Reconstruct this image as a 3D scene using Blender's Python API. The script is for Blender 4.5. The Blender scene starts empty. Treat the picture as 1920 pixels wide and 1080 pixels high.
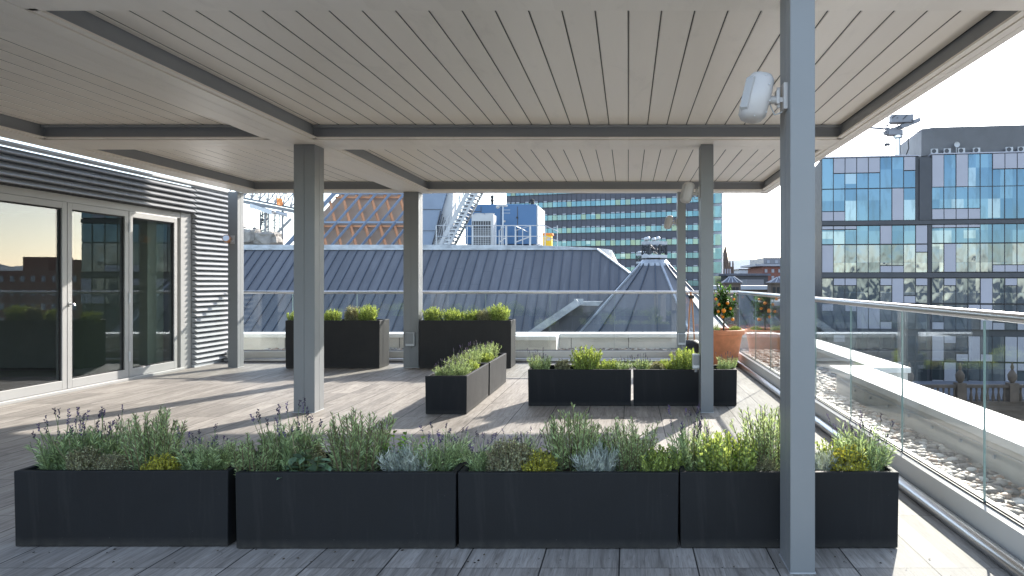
import bpy, bmesh, math, random
from mathutils import Vector, Matrix
import numpy as np
sc = bpy.context.scene
R = math.radians
# ---------------------------------------------------------------- camera, sky, sun, exposure
cd = bpy.data.cameras.new("camera"); cam = bpy.data.objects.new("camera", cd)
sc.collection.objects.link(cam); sc.camera = cam
cd.sensor_width = 36; cd.lens = 24.0
cd.shift_x = -218/1920; cd.shift_y = -11/1920
cd.clip_start = .05; cd.clip_end = 20000
cam.location = (0, 0, 1.25); cam.rotation_euler = (math.pi/2, 0, 0)
SUN_AZ, SUN_EL = R(25.6), R(27.2)
w = bpy.data.worlds.new("World"); sc.world = w; w.use_nodes = True
nt = w.node_tree; sky = nt.nodes.new('ShaderNodeTexSky'); sky.sky_type = 'NISHITA'; sky.sun_disc = False
sky.sun_elevation = SUN_EL; sky.sun_rotation = SUN_AZ; sky.air_density = 1.0; sky.dust_density = .7; sky.ozone_density = 1.5
hs = nt.nodes.new('ShaderNodeHueSaturation'); hs.inputs['Saturation'].default_value = .75
nt.links.new(sky.outputs[0], hs.inputs['Color']); nt.links.new(hs.outputs[0], nt.nodes['Background'].inputs[0]); nt.nodes['Background'].inputs[1].default_value = .15
sl = bpy.data.lights.new("sun", 'SUN'); sl.energy = 2.9; sl.angle = R(.53); sl.color = (1, .93, .84)
so = bpy.data.objects.new("sun", sl); sc.collection.objects.link(so)
sdir = Vector((math.sin(SUN_AZ)*math.cos(SUN_EL), math.cos(SUN_AZ)*math.cos(SUN_EL), math.sin(SUN_EL)))
so.rotation_euler = (-sdir).to_track_quat('-Z', 'Y').to_euler(); so.location = (20, 40, 30)
sc.view_settings.view_transform = 'Standard'; sc.view_settings.look = 'None'; sc.view_settings.gamma = 1
sc.view_settings.exposure = 1.82
sc.render.engine = 'CYCLES'; sc.cycles.max_bounces = 10; sc.cycles.transparent_max_bounces = 24
sc.cycles.diffuse_bounces = 6
sc.cycles.caustics_reflective = False; sc.cycles.caustics_refractive = False
sc.cycles.sample_clamp_indirect = 6

# ---------------------------------------------------------------- helpers
C = sc.collection
def P(x, y, d):      # real position of a feature measured in the photo, given its distance
    return Vector(((x-1178)*d/1280, d, 1.25-(y-529)*d/1280))
def tag(o, label=None, cat=None, group=None, kind=None):
    if label: o['label'] = label
    if cat: o['category'] = cat
    if group: o['group'] = group
    if kind: o['kind'] = kind
    return o
def thing(name, label, cat, loc=(0,0,0), rz=0, group=None):
    o = bpy.data.objects.new(name, None); C.objects.link(o); o.location = loc; o.rotation_euler = (0,0,rz)
    o.empty_display_size = .1
    return tag(o, label, cat, group)
def copy_tree(o, parent=None):
    c = o.copy(); C.objects.link(c)
    if parent: c.parent = parent
    for ch in list(o.children): copy_tree(ch, c)
    return c
class MB:
    def __init__(s): s.v = []; s.f = []; s.m = []
    def add(s, vs, fs, mi=0):
        n = len(s.v); s.v.extend([tuple(v) for v in vs]); s.f.extend([tuple(i+n for i in f) for f in fs]); s.m.extend([mi]*len(fs)); return s
    def box(s, a, b, mi=0):
        x0,y0,z0 = a; x1,y1,z1 = b
        x0,x1 = min(x0,x1),max(x0,x1); y0,y1 = min(y0,y1),max(y0,y1); z0,z1 = min(z0,z1),max(z0,z1)
        return s.add([(x0,y0,z0),(x1,y0,z0),(x1,y1,z0),(x0,y1,z0),(x0,y0,z1),(x1,y0,z1),(x1,y1,z1),(x0,y1,z1)],
            [(0,3,2,1),(4,5,6,7),(0,1,5,4),(1,2,6,5),(2,3,7,6),(3,0,4,7)], mi)
    def obox(s, p0, p1, w, h, up=(0,0,1), mi=0):      # bar from p0 to p1
        p0 = Vector(p0); p1 = Vector(p1); d = (p1-p0).normalized(); u = Vector(up)
        sx = d.cross(u)
        if sx.length < 1e-4: sx = d.cross(Vector((0,1,0)))
        sx.normalize(); uz = sx.cross(d).normalized(); sx = sx*w/2; uz = uz*h/2
        vs = [p+a*sx+b*uz for p in (p0,p1) for a,b in ((-1,-1),(1,-1),(1,1),(-1,1))]
        return s.add(vs, [(0,1,2,3),(7,6,5,4),(0,4,5,1),(1,5,6,2),(2,6,7,3),(3,7,4,0)], mi)
    def tube(s, pts, r, n=8, mi=0, cap=True):
        pts = [Vector(p) for p in pts]; rs = r if isinstance(r,(list,tuple)) else [r]*len(pts)
        rings = []; a = None
        for i,p in enumerate(pts):
            d = (pts[min(i+1,len(pts)-1)]-pts[max(i-1,0)]).normalized()
            if a is None: a = d.orthogonal().normalized()
            else:
                a = (a - d*a.dot(d)); a = a.normalized() if a.length > 1e-6 else d.orthogonal().normalized()
            b = d.cross(a)
            rings.append([p+(a*math.cos(t)+b*math.sin(t))*rs[i] for t in [2*math.pi*k/n for k in range(n)]])
        vs = [v for r_ in rings for v in r_]; fs = []
        for i in range(len(pts)-1):
            for k in range(n):
                k2 = (k+1)%n; fs.append((i*n+k, i*n+k2, (i+1)*n+k2, (i+1)*n+k))
        if cap: fs.append(tuple(range(n))[::-1]); fs.append(tuple((len(pts)-1)*n+k for k in range(n)))
        return s.add(vs, fs, mi)
    def lathe(s, prof, c=(0,0,0), n=24, mi=0, a0=0):
        vs = []; fs = []; c = Vector(c)
        for (r,z) in prof:
            for k in range(n):
                t = a0+2*math.pi*k/n; vs.append((c.x+r*math.cos(t), c.y+r*math.sin(t), c.z+z))
        for i in range(len(prof)-1):
            for k in range(n):
                k2 = (k+1)%n; fs.append((i*n+k,i*n+k2,(i+1)*n+k2,(i+1)*n+k))
        return s.add(vs, fs, mi)
    def prism(s, poly, ext, mi=0):                    # planar polygon (3D points) swept by ext
        poly = [Vector(p) for p in poly]; e = Vector(ext); n = len(poly)
        vs = poly+[p+e for p in poly]
        fs = [tuple(range(n))[::-1], tuple(range(n,2*n))]+[(i,(i+1)%n,(i+1)%n+n,i+n) for i in range(n)]
        return s.add(vs, fs, mi)
    def ball(s, c, r, n=10, mi=0, sq=(1,1,1)):
        m = max(5,n//2+1)
        prof = [(r*math.sin(math.pi*i/(m)), -r*math.cos(math.pi*i/(m))) for i in range(m+1)]
        k0 = len(s.v); s.lathe([(max(a,1e-4),b) for a,b in prof], (0,0,0), n, mi)
        s.v[k0:] = [(c[0]+v[0]*sq[0], c[1]+v[1]*sq[1], c[2]+v[2]*sq[2]) for v in s.v[k0:]]
        return s
    def xf(s, M, k0=0):
        s.v[k0:] = [tuple(M@Vector(v)) for v in s.v[k0:]]; return s
    def build(s, name, mats, parent=None, smooth=False, bevel=0, seg=2, fixn=False):
        me = bpy.data.meshes.new(name); me.from_pydata(s.v, [], s.f)
        mats = mats if isinstance(mats,(list,tuple)) else [mats]
        for mt in mats: me.materials.append(mt)
        if len(mats) > 1: me.polygons.foreach_set('material_index', s.m)
        if smooth: me.polygons.foreach_set('use_smooth', [True]*len(me.polygons))
        if fixn:
            bm = bmesh.new(); bm.from_mesh(me); bmesh.ops.recalc_face_normals(bm, faces=bm.faces); bm.to_mesh(me); bm.free()
        me.update()
        o = bpy.data.objects.new(name, me); C.objects.link(o)
        if parent: o.parent = parent
        if smooth:
            try: me.set_sharp_from_angle(angle=R(40))
            except Exception: pass
        if bevel:
            b = o.modifiers.new('bevel','BEVEL'); b.width = bevel; b.segments = seg; b.limit_method = 'ANGLE'; b.angle_limit = R(40)
        return o

# ---------------------------------------------------------------- materials
class NG:
    def __init__(s, name):
        s.m = bpy.data.materials.new(name); s.m.use_nodes = True; s.t = s.m.node_tree; s.t.nodes.clear()
        s.out = s.n('ShaderNodeOutputMaterial')
    def n(s, t, **k):
        x = s.t.nodes.new(t)
        for a,b in k.items(): setattr(x,a,b)
        return x
    def l(s, a, b): s.t.links.new(a, b)
    def put(s, sock, v):
        if hasattr(v,'links') or isinstance(v, bpy.types.NodeSocket): s.l(v, sock)
        else: sock.default_value = v
    def math(s, op, a, b=0.0, c=None):
        x = s.n('ShaderNodeMath', operation=op); s.put(x.inputs[0],a); s.put(x.inputs[1],b)
        if c is not None: s.put(x.inputs[2],c)
        return x.outputs[0]
    def coord(s): return s.n('ShaderNodeTexCoord').outputs['Object']
    def sep(s, v):
        x = s.n('ShaderNodeSeparateXYZ'); s.l(v,x.inputs[0]); return x.outputs
    def comb(s, a, b, c=0.0):
        x = s.n('ShaderNodeCombineXYZ'); s.put(x.inputs[0],a); s.put(x.inputs[1],b); s.put(x.inputs[2],c); return x.outputs[0]
    def noise(s, v, scale, detail=4, rough=.55, dist=0):
        x = s.n('ShaderNodeTexNoise'); s.l(v,x.inputs['Vector']); x.inputs['Scale'].default_value=scale
        x.inputs['Detail'].default_value=detail; x.inputs['Roughness'].default_value=rough; x.inputs['Distortion'].default_value=dist
        return x.outputs['Fac']
    def white(s, v):
        x = s.n('ShaderNodeTexWhiteNoise', noise_dimensions='3D'); s.l(v,x.inputs['Vector']); return x.outputs['Value']
    def ramp(s, f, stops, interp='LINEAR'):
        x = s.n('ShaderNodeValToRGB'); x.color_ramp.interpolation = interp; e = x.color_ramp.elements
        while len(e) < len(stops): e.new(.5)
        for i,(p,c) in enumerate(stops): e[i].position = p; e[i].color = (*c[:3],1)
        s.put(x.inputs[0], f); return x.outputs[0]
    def mix(s, f, a, b, blend='MIX'):
        x = s.n('ShaderNodeMix', data_type='RGBA', blend_type=blend); s.put(x.inputs[0], f)
        s.put(x.inputs[6], a if isinstance(a,bpy.types.NodeSocket) else (*a[:3],1)); s.put(x.inputs[7], b if isinstance(b,bpy.types.NodeSocket) else (*b[:3],1))
        return x.outputs[2]
    def mapv(s, v, sc_=(1,1,1), loc=(0,0,0)):
        x = s.n('ShaderNodeMapping'); s.l(v,x.inputs[0]); x.inputs['Scale'].default_value=sc_; x.inputs['Location'].default_value=loc; return x.outputs[0]
    def pbr(s, col, rough=.5, metal=0, bump=None, bstr=.2, bdist=.01, spec=.5):
        p = s.n('ShaderNodeBsdfPrincipled')
        s.put(p.inputs['Base Color'], col if isinstance(col,bpy.types.NodeSocket) else (*col[:3],1))
        s.put(p.inputs['Roughness'], rough); s.put(p.inputs['Metallic'], metal); s.put(p.inputs['Specular IOR Level'], spec)
        if bump is not None:
            b = s.n('ShaderNodeBump'); b.inputs['Strength'].default_value=bstr; b.inputs['Distance'].default_value=bdist
            s.l(bump,b.inputs['Height']); s.l(b.outputs[0],p.inputs['Normal'])
        s.l(p.outputs[0], s.out.inputs[0]); s.p = p; return s.m

def paint(name, col, rough=.4, metal=0, var=.06, scale=3, bump=0, bscale=60, spec=.5):
    g = NG(name); c = g.coord(); f = g.noise(c, scale, 5, .6)
    d = tuple(x*(1-var) for x in col); u = tuple(min(1,x*(1+var)) for x in col)
    cc = g.ramp(f, [(.3,d),(.7,u)])
    rr = g.math('MULTIPLY_ADD', g.noise(c, scale*3, 4), .2, rough-.1)
    return g.pbr(cc, rr, metal, g.noise(c,bscale,3) if bump else None, bump, .005, spec)

M = {}
M['alu'] = paint('pergola_powder_coat', (.215,.225,.232), .42, 0, .03, 2, .03, 400)
M['louvre'] = paint('louvre_blade_coat', (.90,.855,.78), .38, 0, .04, 1.2)
g_ = NG('louvre_blade_coat_marked'); c_ = g_.coord(); s_ = g_.sep(c_)
bid = g_.white(g_.comb(g_.math('FLOOR', g_.math('DIVIDE', s_[0], .178)), g_.math('FLOOR', g_.math('DIVIDE', s_[1], 3.6)), 1.0))
f_ = g_.noise(g_.comb(g_.math('MULTIPLY', s_[0], 9), g_.math('MULTIPLY', s_[1], .8), bid), 1, 6, .65, .5)
mk = g_.ramp(g_.noise(g_.mapv(c_,(2.2,.7,1),(4,2,0)), 1.6, 7, .7, 1.0), [(.56,(0,0,0)),(.70,(1,1,1))])
cc_ = g_.ramp(g_.math('MULTIPLY_ADD', bid, .4, g_.math('MULTIPLY', f_, .6)), [(.15,(.85,.785,.69)),(.85,(.95,.885,.785))])
cc_ = g_.mix(g_.math('MULTIPLY', mk, .16), cc_, (.45,.42,.36))
M['louvre'] = g_.pbr(cc_, g_.math('MULTIPLY_ADD', f_, .2, .28), 0)
M['gutter'] = paint('gutter_grey', (.30,.31,.32), .5, 0, .05, 2)
M['frame'] = paint('door_frame_coat', (.35,.35,.345), .4, 0, .03, 2)
M['fin'] = paint('louvre_cladding', (.34,.35,.365), .4, .1, .04, 3)
M['black'] = paint('black_rubber', (.012,.012,.013), .6)
g_ = NG('brushed_steel'); M['steel'] = g_.pbr((.6,.6,.6), .3, 1)
M['galv'] = paint('galvanised_steel', (.5,.52,.54), .5, .5, .12, 9)
M['white'] = paint('white_plastic', (.48,.455,.435), .35, 0, .03)
M['whitegrille'] = paint('speaker_grille', (.40,.39,.38), .5, 0, .03)
M['cream'] = paint('cream_skirting', (.62,.60,.56), .45, 0, .04, 2)
M['render'] = paint('parapet_render', (.62,.6,.56), .75, 0, .1, 2.5, .15, 40)
M['coping'] = paint('white_coping', (.8,.8,.79), .55, 0, .05, 2)
M['soil'] = paint('potting_soil', (.035,.025,.018), .95, 0, .5, 40, .8, 60)
M['terracotta'] = paint('terracotta', (.72,.27,.13), .7, 0, .15, 9, .1, 40)
M['bluecan'] = paint('blue_container_paint', (.05,.14,.29), .45, 0, .06, 1.2)
M['yellow'] = paint('yellow_plastic', (.85,.5,.02), .5)
M['orange_p'] = paint('orange_plastic', (.8,.24,.03), .5)
M['cranesteel'] = paint('crane_paint', (.20,.21,.22), .5, 0, .15, 2)
M['tarp'] = paint('tarpaulin', (.27,.25,.225), .8, 0, .25, 2.5, .5, 6)
M['iron'] = paint('painted_iron', (.035,.04,.05), .5, .1, .3, 8)

# planter: dark fibre-cement with mottling
def planter_mat(name, c0, c1):
    g = NG(name); c = g.coord(); f = g.noise(c, 3.2, 6, .65, .4); f2 = g.noise(c, 90, 3, .6)
    cc = g.ramp(f, [(.25,c0),(.75,c1)])
    sp = g.ramp(g.noise(g.mapv(c,(1,1,1),(7,3,1)), 55, 2, .5), [(.76,(0,0,0)),(.80,(1,1,1))])
    cc = g.mix(g.math('MULTIPLY',sp,.25), cc, (.2,.2,.2))
    st = g.ramp(g.noise(g.mapv(c,(9,9,.9),(1,2,5)), 1.3, 6, .7, .6), [(.54,(0,0,0)),(.72,(1,1,1))])
    cc = g.mix(g.math('MULTIPLY', st, .22), cc, (.045,.045,.045))
    sc2 = g.ramp(g.noise(g.mapv(c,(1,1,6),(8,1,2)), 5, 5, .8, 2.5), [(.66,(0,0,0)),(.70,(1,1,1))])
    cc = g.mix(g.math('MULTIPLY', sc2, .12), cc, (.08,.08,.08))
    dz = g.math('SUBTRACT', 1.0, g.math('MINIMUM', g.math('DIVIDE', g.sep(c)[2], .05), 1.0))
    cc = g.mix(g.math('MULTIPLY', g.math('MULTIPLY', dz, g.noise(c, 30, 4)), .5), cc, (.11,.10,.085))
    return g.pbr(cc, g.math('MULTIPLY_ADD', f, .3, .48), 0, f2, .12, .003, .28)
M['planter'] = planter_mat('charcoal_planter', (.007,.0075,.009), (.012,.013,.015))
M['planter2'] = planter_mat('weathered_planter', (.018,.018,.019), (.034,.033,.033))

# deck tiles: wood-look porcelain
def deck_mat():
    g = NG('wood_look_paving'); c = g.coord(); s = g.sep(c)
    TX, TY = .3435, .67
    u = g.math('DIVIDE', g.math('ADD', s[0], .04), TX); v = g.math('DIVIDE', g.math('SUBTRACT', s[1], 2.985), TY)
    iu = g.math('FLOOR', u); iv = g.math('FLOOR', v); fu = g.math('FRACT', u); fv = g.math('FRACT', v)
    du = g.math('MULTIPLY', g.math('MINIMUM', fu, g.math('SUBTRACT',1,fu)), TX)
    dv = g.math('MULTIPLY', g.math('MINIMUM', fv, g.math('SUBTRACT',1,fv)), TY)
    pu = g.math('MULTIPLY', fu, 3); ip = g.math('FLOOR', pu); fp = g.math('FRACT', pu)
    dp = g.math('MULTIPLY', g.math('MINIMUM', fp, g.math('SUBTRACT',1,fp)), TX/3)
    tid = g.comb(iu, iv, 0.0); pid = g.comb(g.math('ADD', g.math('MULTIPLY',iu,3), ip), iv, 3.3)
    rt = g.white(tid); rp = g.white(pid)
    gv = g.comb(g.math('MULTIPLY_ADD', rp, 37, g.math('MULTIPLY', s[0], 26)), g.math('MULTIPLY_ADD', rp, 11, g.math('MULTIPLY', s[1], 2.2)), rt)
    gr = g.noise(gv, 1, 7, .68, 1.2)
    gr2 = g.noise(g.comb(g.math('MULTIPLY', s[0], 160), g.math('MULTIPLY', s[1], 7), rp), 1, 4, .7, .3)
    cc = g.ramp(gr, [(.3,(.165,.148,.13)),(.45,(.305,.282,.255)),(.6,(.40,.372,.34)),(.78,(.475,.442,.405))])
    cc = g.mix(g.math('MULTIPLY',g.ramp(gr2,[(.36,(1,1,1)),(.5,(0,0,0))]),.45), cc, (.17,.15,.13))
    tone = g.math('ADD', g.math('MULTIPLY', rp, .32), g.math('MULTIPLY_ADD', rt, .16, .74))
    hsv = g.n('ShaderNodeHueSaturation'); g.l(cc, hsv.inputs['Color']); g.l(tone, hsv.inputs['Value']); cc = hsv.outputs[0]
    stain = g.noise(c, .9, 5, .6); cc = g.mix(g.math('MULTIPLY', g.ramp(stain,[(.35,(1,1,1)),(.6,(0,0,0))]), .22), cc, (.22,.2,.18))
    spots = g.ramp(g.noise(g.mapv(c,(1,1,1),(3,9,0)), 22, 2, .4), [(.74,(0,0,0)),(.77,(1,1,1))]); cc = g.mix(g.math('MULTIPLY',spots,.5), cc, (.08,.07,.06))
    jp = g.math('LESS_THAN', dp, .0016); cc = g.mix(g.math('MULTIPLY',jp,.3), cc, (.12,.11,.1))
    jv = g.math('LESS_THAN', dv, .0022); cc = g.mix(g.math('MULTIPLY',jv,.75), cc, (.05,.045,.04))
    ju = g.math('LESS_THAN', du, .0034); cc = g.mix(g.math('MULTIPLY',ju,.93), cc, (.02,.018,.017))
    h = g.math('SUBTRACT', g.math('MULTIPLY',gr2,.5), g.math('MAXIMUM',ju,jv))
    return g.pbr(cc, g.math('MULTIPLY_ADD', gr, .25, .5), 0, h, .35, .003, .22)
M['deck'] = deck_mat()

# thin architectural glass (real panes)
def glass_mat(name, tint, ior=1.5, boost=1.0, rough=0.0, bump=0, bs=1.0):
    g = NG(name); tr = g.n('ShaderNodeBsdfTransparent'); tr.inputs[0].default_value=(*tint,1)
    gl = g.n('ShaderNodeBsdfGlossy'); gl.inputs['Roughness'].default_value=rough; gl.inputs[0].default_value=(.95,.97,1,1)
    ge = g.n('ShaderNodeNewGeometry'); dt = g.n('ShaderNodeVectorMath', operation='DOT_PRODUCT')
    g.l(ge.outputs['Normal'], dt.inputs[0]); g.l(ge.outputs['Incoming'], dt.inputs[1])
    q = g.math('SUBTRACT', 1.0, g.math('ABSOLUTE', dt.outputs['Value']))
    fr = g.math('MULTIPLY_ADD', g.math('POWER', q, 5.0), .96, .042)       # Schlick, same on both faces of the pane
    mx = g.n('ShaderNodeMixShader'); g.l(g.math('MINIMUM', g.math('MULTIPLY',fr,boost), 1.0), mx.inputs[0])
    if bump:
        b = g.n('ShaderNodeBump'); b.inputs['Strength'].default_value=bump; b.inputs['Distance'].default_value=.02
        g.l(g.noise(g.coord(), bs, 1, .4), b.inputs['Height']); g.l(b.outputs[0], gl.inputs['Normal'])
    g.l(tr.outputs[0], mx.inputs[1]); g.l(gl.outputs[0], mx.inputs[2]); g.l(mx.outputs[0], g.out.inputs[0])
    return g.m
M['glass'] = glass_mat('balustrade_glass', (.965,.985,.975), 1.5, 1.4)
M['glass_edge'] = paint('glass_edge', (.25,.36,.33), .2, 0, .05)
M['door_glass'] = glass_mat('door_glass', (.82,.85,.86), 1.5, 1.3)

# standing-seam zinc
def zinc_mat():
    g = NG('zinc_sheet'); c = g.coord(); s = g.sep(c)
    pid = g.math('FLOOR', g.math('DIVIDE', s[0], .41)); r = g.white(g.comb(pid, 1.0, 2.0))
    f = g.noise(g.mapv(c,(1,.25,.25)), 1.3, 6, .65, .5)
    cc = g.ramp(g.math('MULTIPLY_ADD', r, .22, g.math('MULTIPLY',f,.8)), [(.2,(.075,.08,.09)),(.55,(.115,.12,.134)),(.85,(.155,.162,.178))])
    wt = g.ramp(g.noise(g.mapv(c,(5,.35,.35),(2,7,1)), 1.0, 6, .7, .8), [(.5,(0,0,0)),(.7,(1,1,1))])
    cc = g.mix(g.math('MULTIPLY', wt, .35), cc, (.21,.22,.24))
    lap = g.math('LESS_THAN', g.math('FRACT', g.math('ADD', g.math('DIVIDE', s[1], 2.9), g.math('MULTIPLY', r, 3.0))), .012)
    cc = g.mix(g.math('MULTIPLY', lap, .3), cc, (.06,.07,.08))
    return g.pbr(cc, g.math('MULTIPLY_ADD', f, .3, .42), .15, g.noise(g.mapv(c,(1,.4,.4)),2.2,3), .15, .03)
M['zinc'] = zinc_mat()
M['zincseam'] = paint('zinc_seam', (.07,.085,.11), .5, .3, .1, 6)
M['zincedge'] = paint('zinc_flashing', (.34,.37,.41), .45, .4, .3, 2.2, .3, 8)

def window_mat(name, cols, cw, ch, metal=.55, rough=.06, wav=0, wscale=.5, lo=(0,0,0)):
    """office glazing: every pane a slightly different reflecting tone"""
    g = NG(name); c = g.coord(); s = g.sep(c)
    iu = g.math('FLOOR', g.math('DIVIDE', s[0], cw)); iv = g.math('FLOOR', g.math('DIVIDE', s[2], ch))
    r = g.white(g.comb(iu, iv, 5.0))
    n = len(cols); cc = g.ramp(r, [(i/(n-1+1e-6),cols[i]) for i in range(n)])
    blind = g.math('LESS_THAN', g.white(g.comb(iu,iv,9.0)), .22)
    fz = g.math('FRACT', g.math('DIVIDE', s[2], ch)); bl = g.math('MULTIPLY', blind, g.math('GREATER_THAN', fz, g.math('MULTIPLY_ADD', g.white(g.comb(iu,iv,11.0)), .6, .2)))
    cc = g.mix(g.math('MULTIPLY',bl,.3), cc, (.45,.5,.5))
    f = g.noise(g.mapv(c,(1,1,.3)), 1.1, 4, .6); cc = g.mix(g.math('MULTIPLY', g.ramp(f,[(.5,(0,0,0)),(.62,(1,1,1))]), .35), cc, (.05,.08,.1))
    hgt = None
    if wav:
        off = g.comb(g.math('MULTIPLY', r, 50), g.math('MULTIPLY', r, 21), 0.0)
        ad = g.n('ShaderNodeVectorMath', operation='ADD'); g.l(c, ad.inputs[0]); g.l(off, ad.inputs[1])
        hgt = g.noise(g.mapv(ad.outputs[0],(1,1,.45)), wscale, 1.5, .5, .4)
    return g.pbr(cc, rough, metal, hgt, wav, .25)
M['tower_win'] = window_mat('tower_glazing', [(.05,.12,.16),(.07,.155,.195),(.10,.19,.225),(.13,.17,.12)], 1.3, 3.35, .55)
M['office_hi'] = window_mat('office_glazing_upper', [(.06,.12,.18),(.085,.155,.22),(.11,.19,.25)], 1.362, 3.7, .6, .05, .03, .6)
M['office_lo'] = window_mat('office_glazing_lower', [(.10,.13,.15),(.15,.18,.21),(.22,.25,.27)], 1.362, 3.6, .7, .05, .22, .9)
M['panel'] = paint('cladding_panel', (.36,.36,.41), .45, .05, .05, .3)
M['darkmetal'] = paint('dark_cladding', (.055,.058,.068), .5, .1, .1, .5)
M['darkframe'] = paint('dark_frame', (.035,.038,.045), .5)
M['tower_dark'] = paint('tower_spandrel', (.055,.06,.085), .45, .1, .12, .2)
M['plant_louvre'] = paint('plantroom_louvre', (.22,.225,.25), .5, .1, .08, .4)
M['plant_louvre2'] = paint('plantroom_fin', (.13,.135,.15), .5, .1, .08, .4)
M['greytan'] = paint('diagrid_infill', (.36,.26,.19), .5, 0, .15, .5)
M['copper'] = paint('copper_strut', (.55,.25,.12), .5, 0, .15, 1)
M['bluesteel'] = paint('blue_grey_steel', (.19,.24,.32), .45, .1, .08, 1)
M['whitesteel'] = paint('white_steel', (.45,.46,.47), .45, 0, .06, 2)
M['stone'] = paint('sooty_sandstone', (.12,.09,.07), .85, 0, .35, .8, .3, 3)
M['slate'] = paint('slate_roof', (.10,.105,.13), .6, 0, .2, .7)
M['palegrey'] = paint('pale_render', (.36,.38,.42), .7, 0, .08, .3)
M['ground'] = paint('city_ground', (.10,.10,.10), .9, 0, .3, .02)
M['hill'] = paint('haze_tinted_hill', (.14,.19,.24), .95, 0, .2, .002)  # blue-grey of distance haze is put into the base colour
M['roomwall'] = paint('room_wall', (.4,.4,.37), .8, 0, .05)
M['roomfloor'] = paint('room_floor', (.16,.15,.14), .4, 0, .1)
M['curtain'] = paint('green_curtain', (.26,.30,.22), .8, 0, .05)
def brick_mat(name, c1, c2):
    g = NG(name); c = g.coord(); s = g.sep(c)
    b = g.n('ShaderNodeTexBrick'); g.l(g.comb(g.math('ADD',s[0],s[1]), s[2], 0.0), b.inputs['Vector']); b.inputs['Scale'].default_value = 1.2
    b.inputs['Color1'].default_value=(*c1,1); b.inputs['Color2'].default_value=(*c2,1); b.inputs['Mortar'].default_value=(.2,.15,.13,1)
    b.inputs['Mortar Size'].default_value=.03
    return g.pbr(b.outputs[0], .85)
M['brick'] = brick_mat('red_brick', (.27,.09,.065), (.20,.065,.05))

def leaf_mat(name, col, trans=.45, var=.35, rough=.5):
    g = NG(name); c = g.coord(); f = g.noise(c, 28, 3, .6)
    a = tuple(x*(1-var) for x in col); b = tuple(min(1,x*(1+var)) for x in col)
    cc = g.ramp(f, [(.3,a),(.7,b)])
    p = g.n('ShaderNodeBsdfPrincipled'); g.l(cc,p.inputs['Base Color']); p.inputs['Roughness'].default_value = rough; p.inputs['Specular IOR Level'].default_value=.35
    t = g.n('ShaderNodeBsdfTranslucent'); g.l(g.mix(.35, cc, tuple(min(1,x*k) for x,k in zip(col,(2.2,2.0,.6)))), t.inputs[0])
    mx = g.n('ShaderNodeMixShader'); mx.inputs[0].default_value = trans
    g.l(p.outputs[0],mx.inputs[1]); g.l(t.outputs[0],mx.inputs[2]); g.l(mx.outputs[0], g.out.inputs[0]); return g.m
L = {k: [leaf_mat(k+'_a', c), leaf_mat(k+'_b', tuple(x*.62 for x in c)), leaf_mat(k+'_c', tuple(min(1,x*1.8) for x in c))] for k,c in {
    'rosemary':(.28,.37,.20), 'lavender':(.31,.41,.23), 'thyme':(.29,.30,.20), 'golden':(.42,.40,.07),
    'silver':(.5,.56,.55), 'sage':(.17,.26,.17), 'lime':(.2,.38,.05), 'bush':(.29,.37,.11), 'citrus':(.055,.12,.03)}.items()}
M['stem'] = leaf_mat('woody_stem', (.13,.10,.06), .05)
M['gstem'] = leaf_mat('green_stem', (.13,.17,.07), .1)
M['drystem'] = leaf_mat('dry_stem', (.30,.25,.17), .05)
M['flower'] = leaf_mat('lavender_flower', (.10,.07,.17), .2)
M['flower_dk'] = leaf_mat('dry_flower_head', (.05,.04,.07), .1)
M['fruit'] = paint('orange_peel', (.9,.28,.01), .45, 0, .08, 30, .1, 200)
M['bark'] = paint('bark', (.10,.075,.05), .9, 0, .3, 30)

#@@SETTING
# ---------------------------------------------------------------- the ground, far terrain
tag(MB().box((-9000,-3000,-31),(9000,9000,-30)).build('ground', M['ground']), kind='structure')
def hills():
    mb = MB(); rnd = random.Random(4)
    for row,(y0,h0) in enumerate(((4200,120),(6000,270))):
        n = 90; vs = []; 
        for i in range(n+1):
            x = -6500+13500*i/n; h = h0*(.75+.25*math.sin(i*.21+row*2)+.12*math.sin(i*.77+row)+rnd.uniform(-.02,.02))
            vs += [(x,y0-900,-29.9-row*.3),(x,y0,-30+h),(x,y0+900,-29.8-row*.3)]
        fs = []
        for i in range(n):
            for k in range(2): a=i*3+k; fs.append((a,a+3,a+4,a+1))
        mb.add(vs,fs)
    return mb
tag(hills().build('hills', M['hill'], smooth=True), kind='structure')

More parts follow.
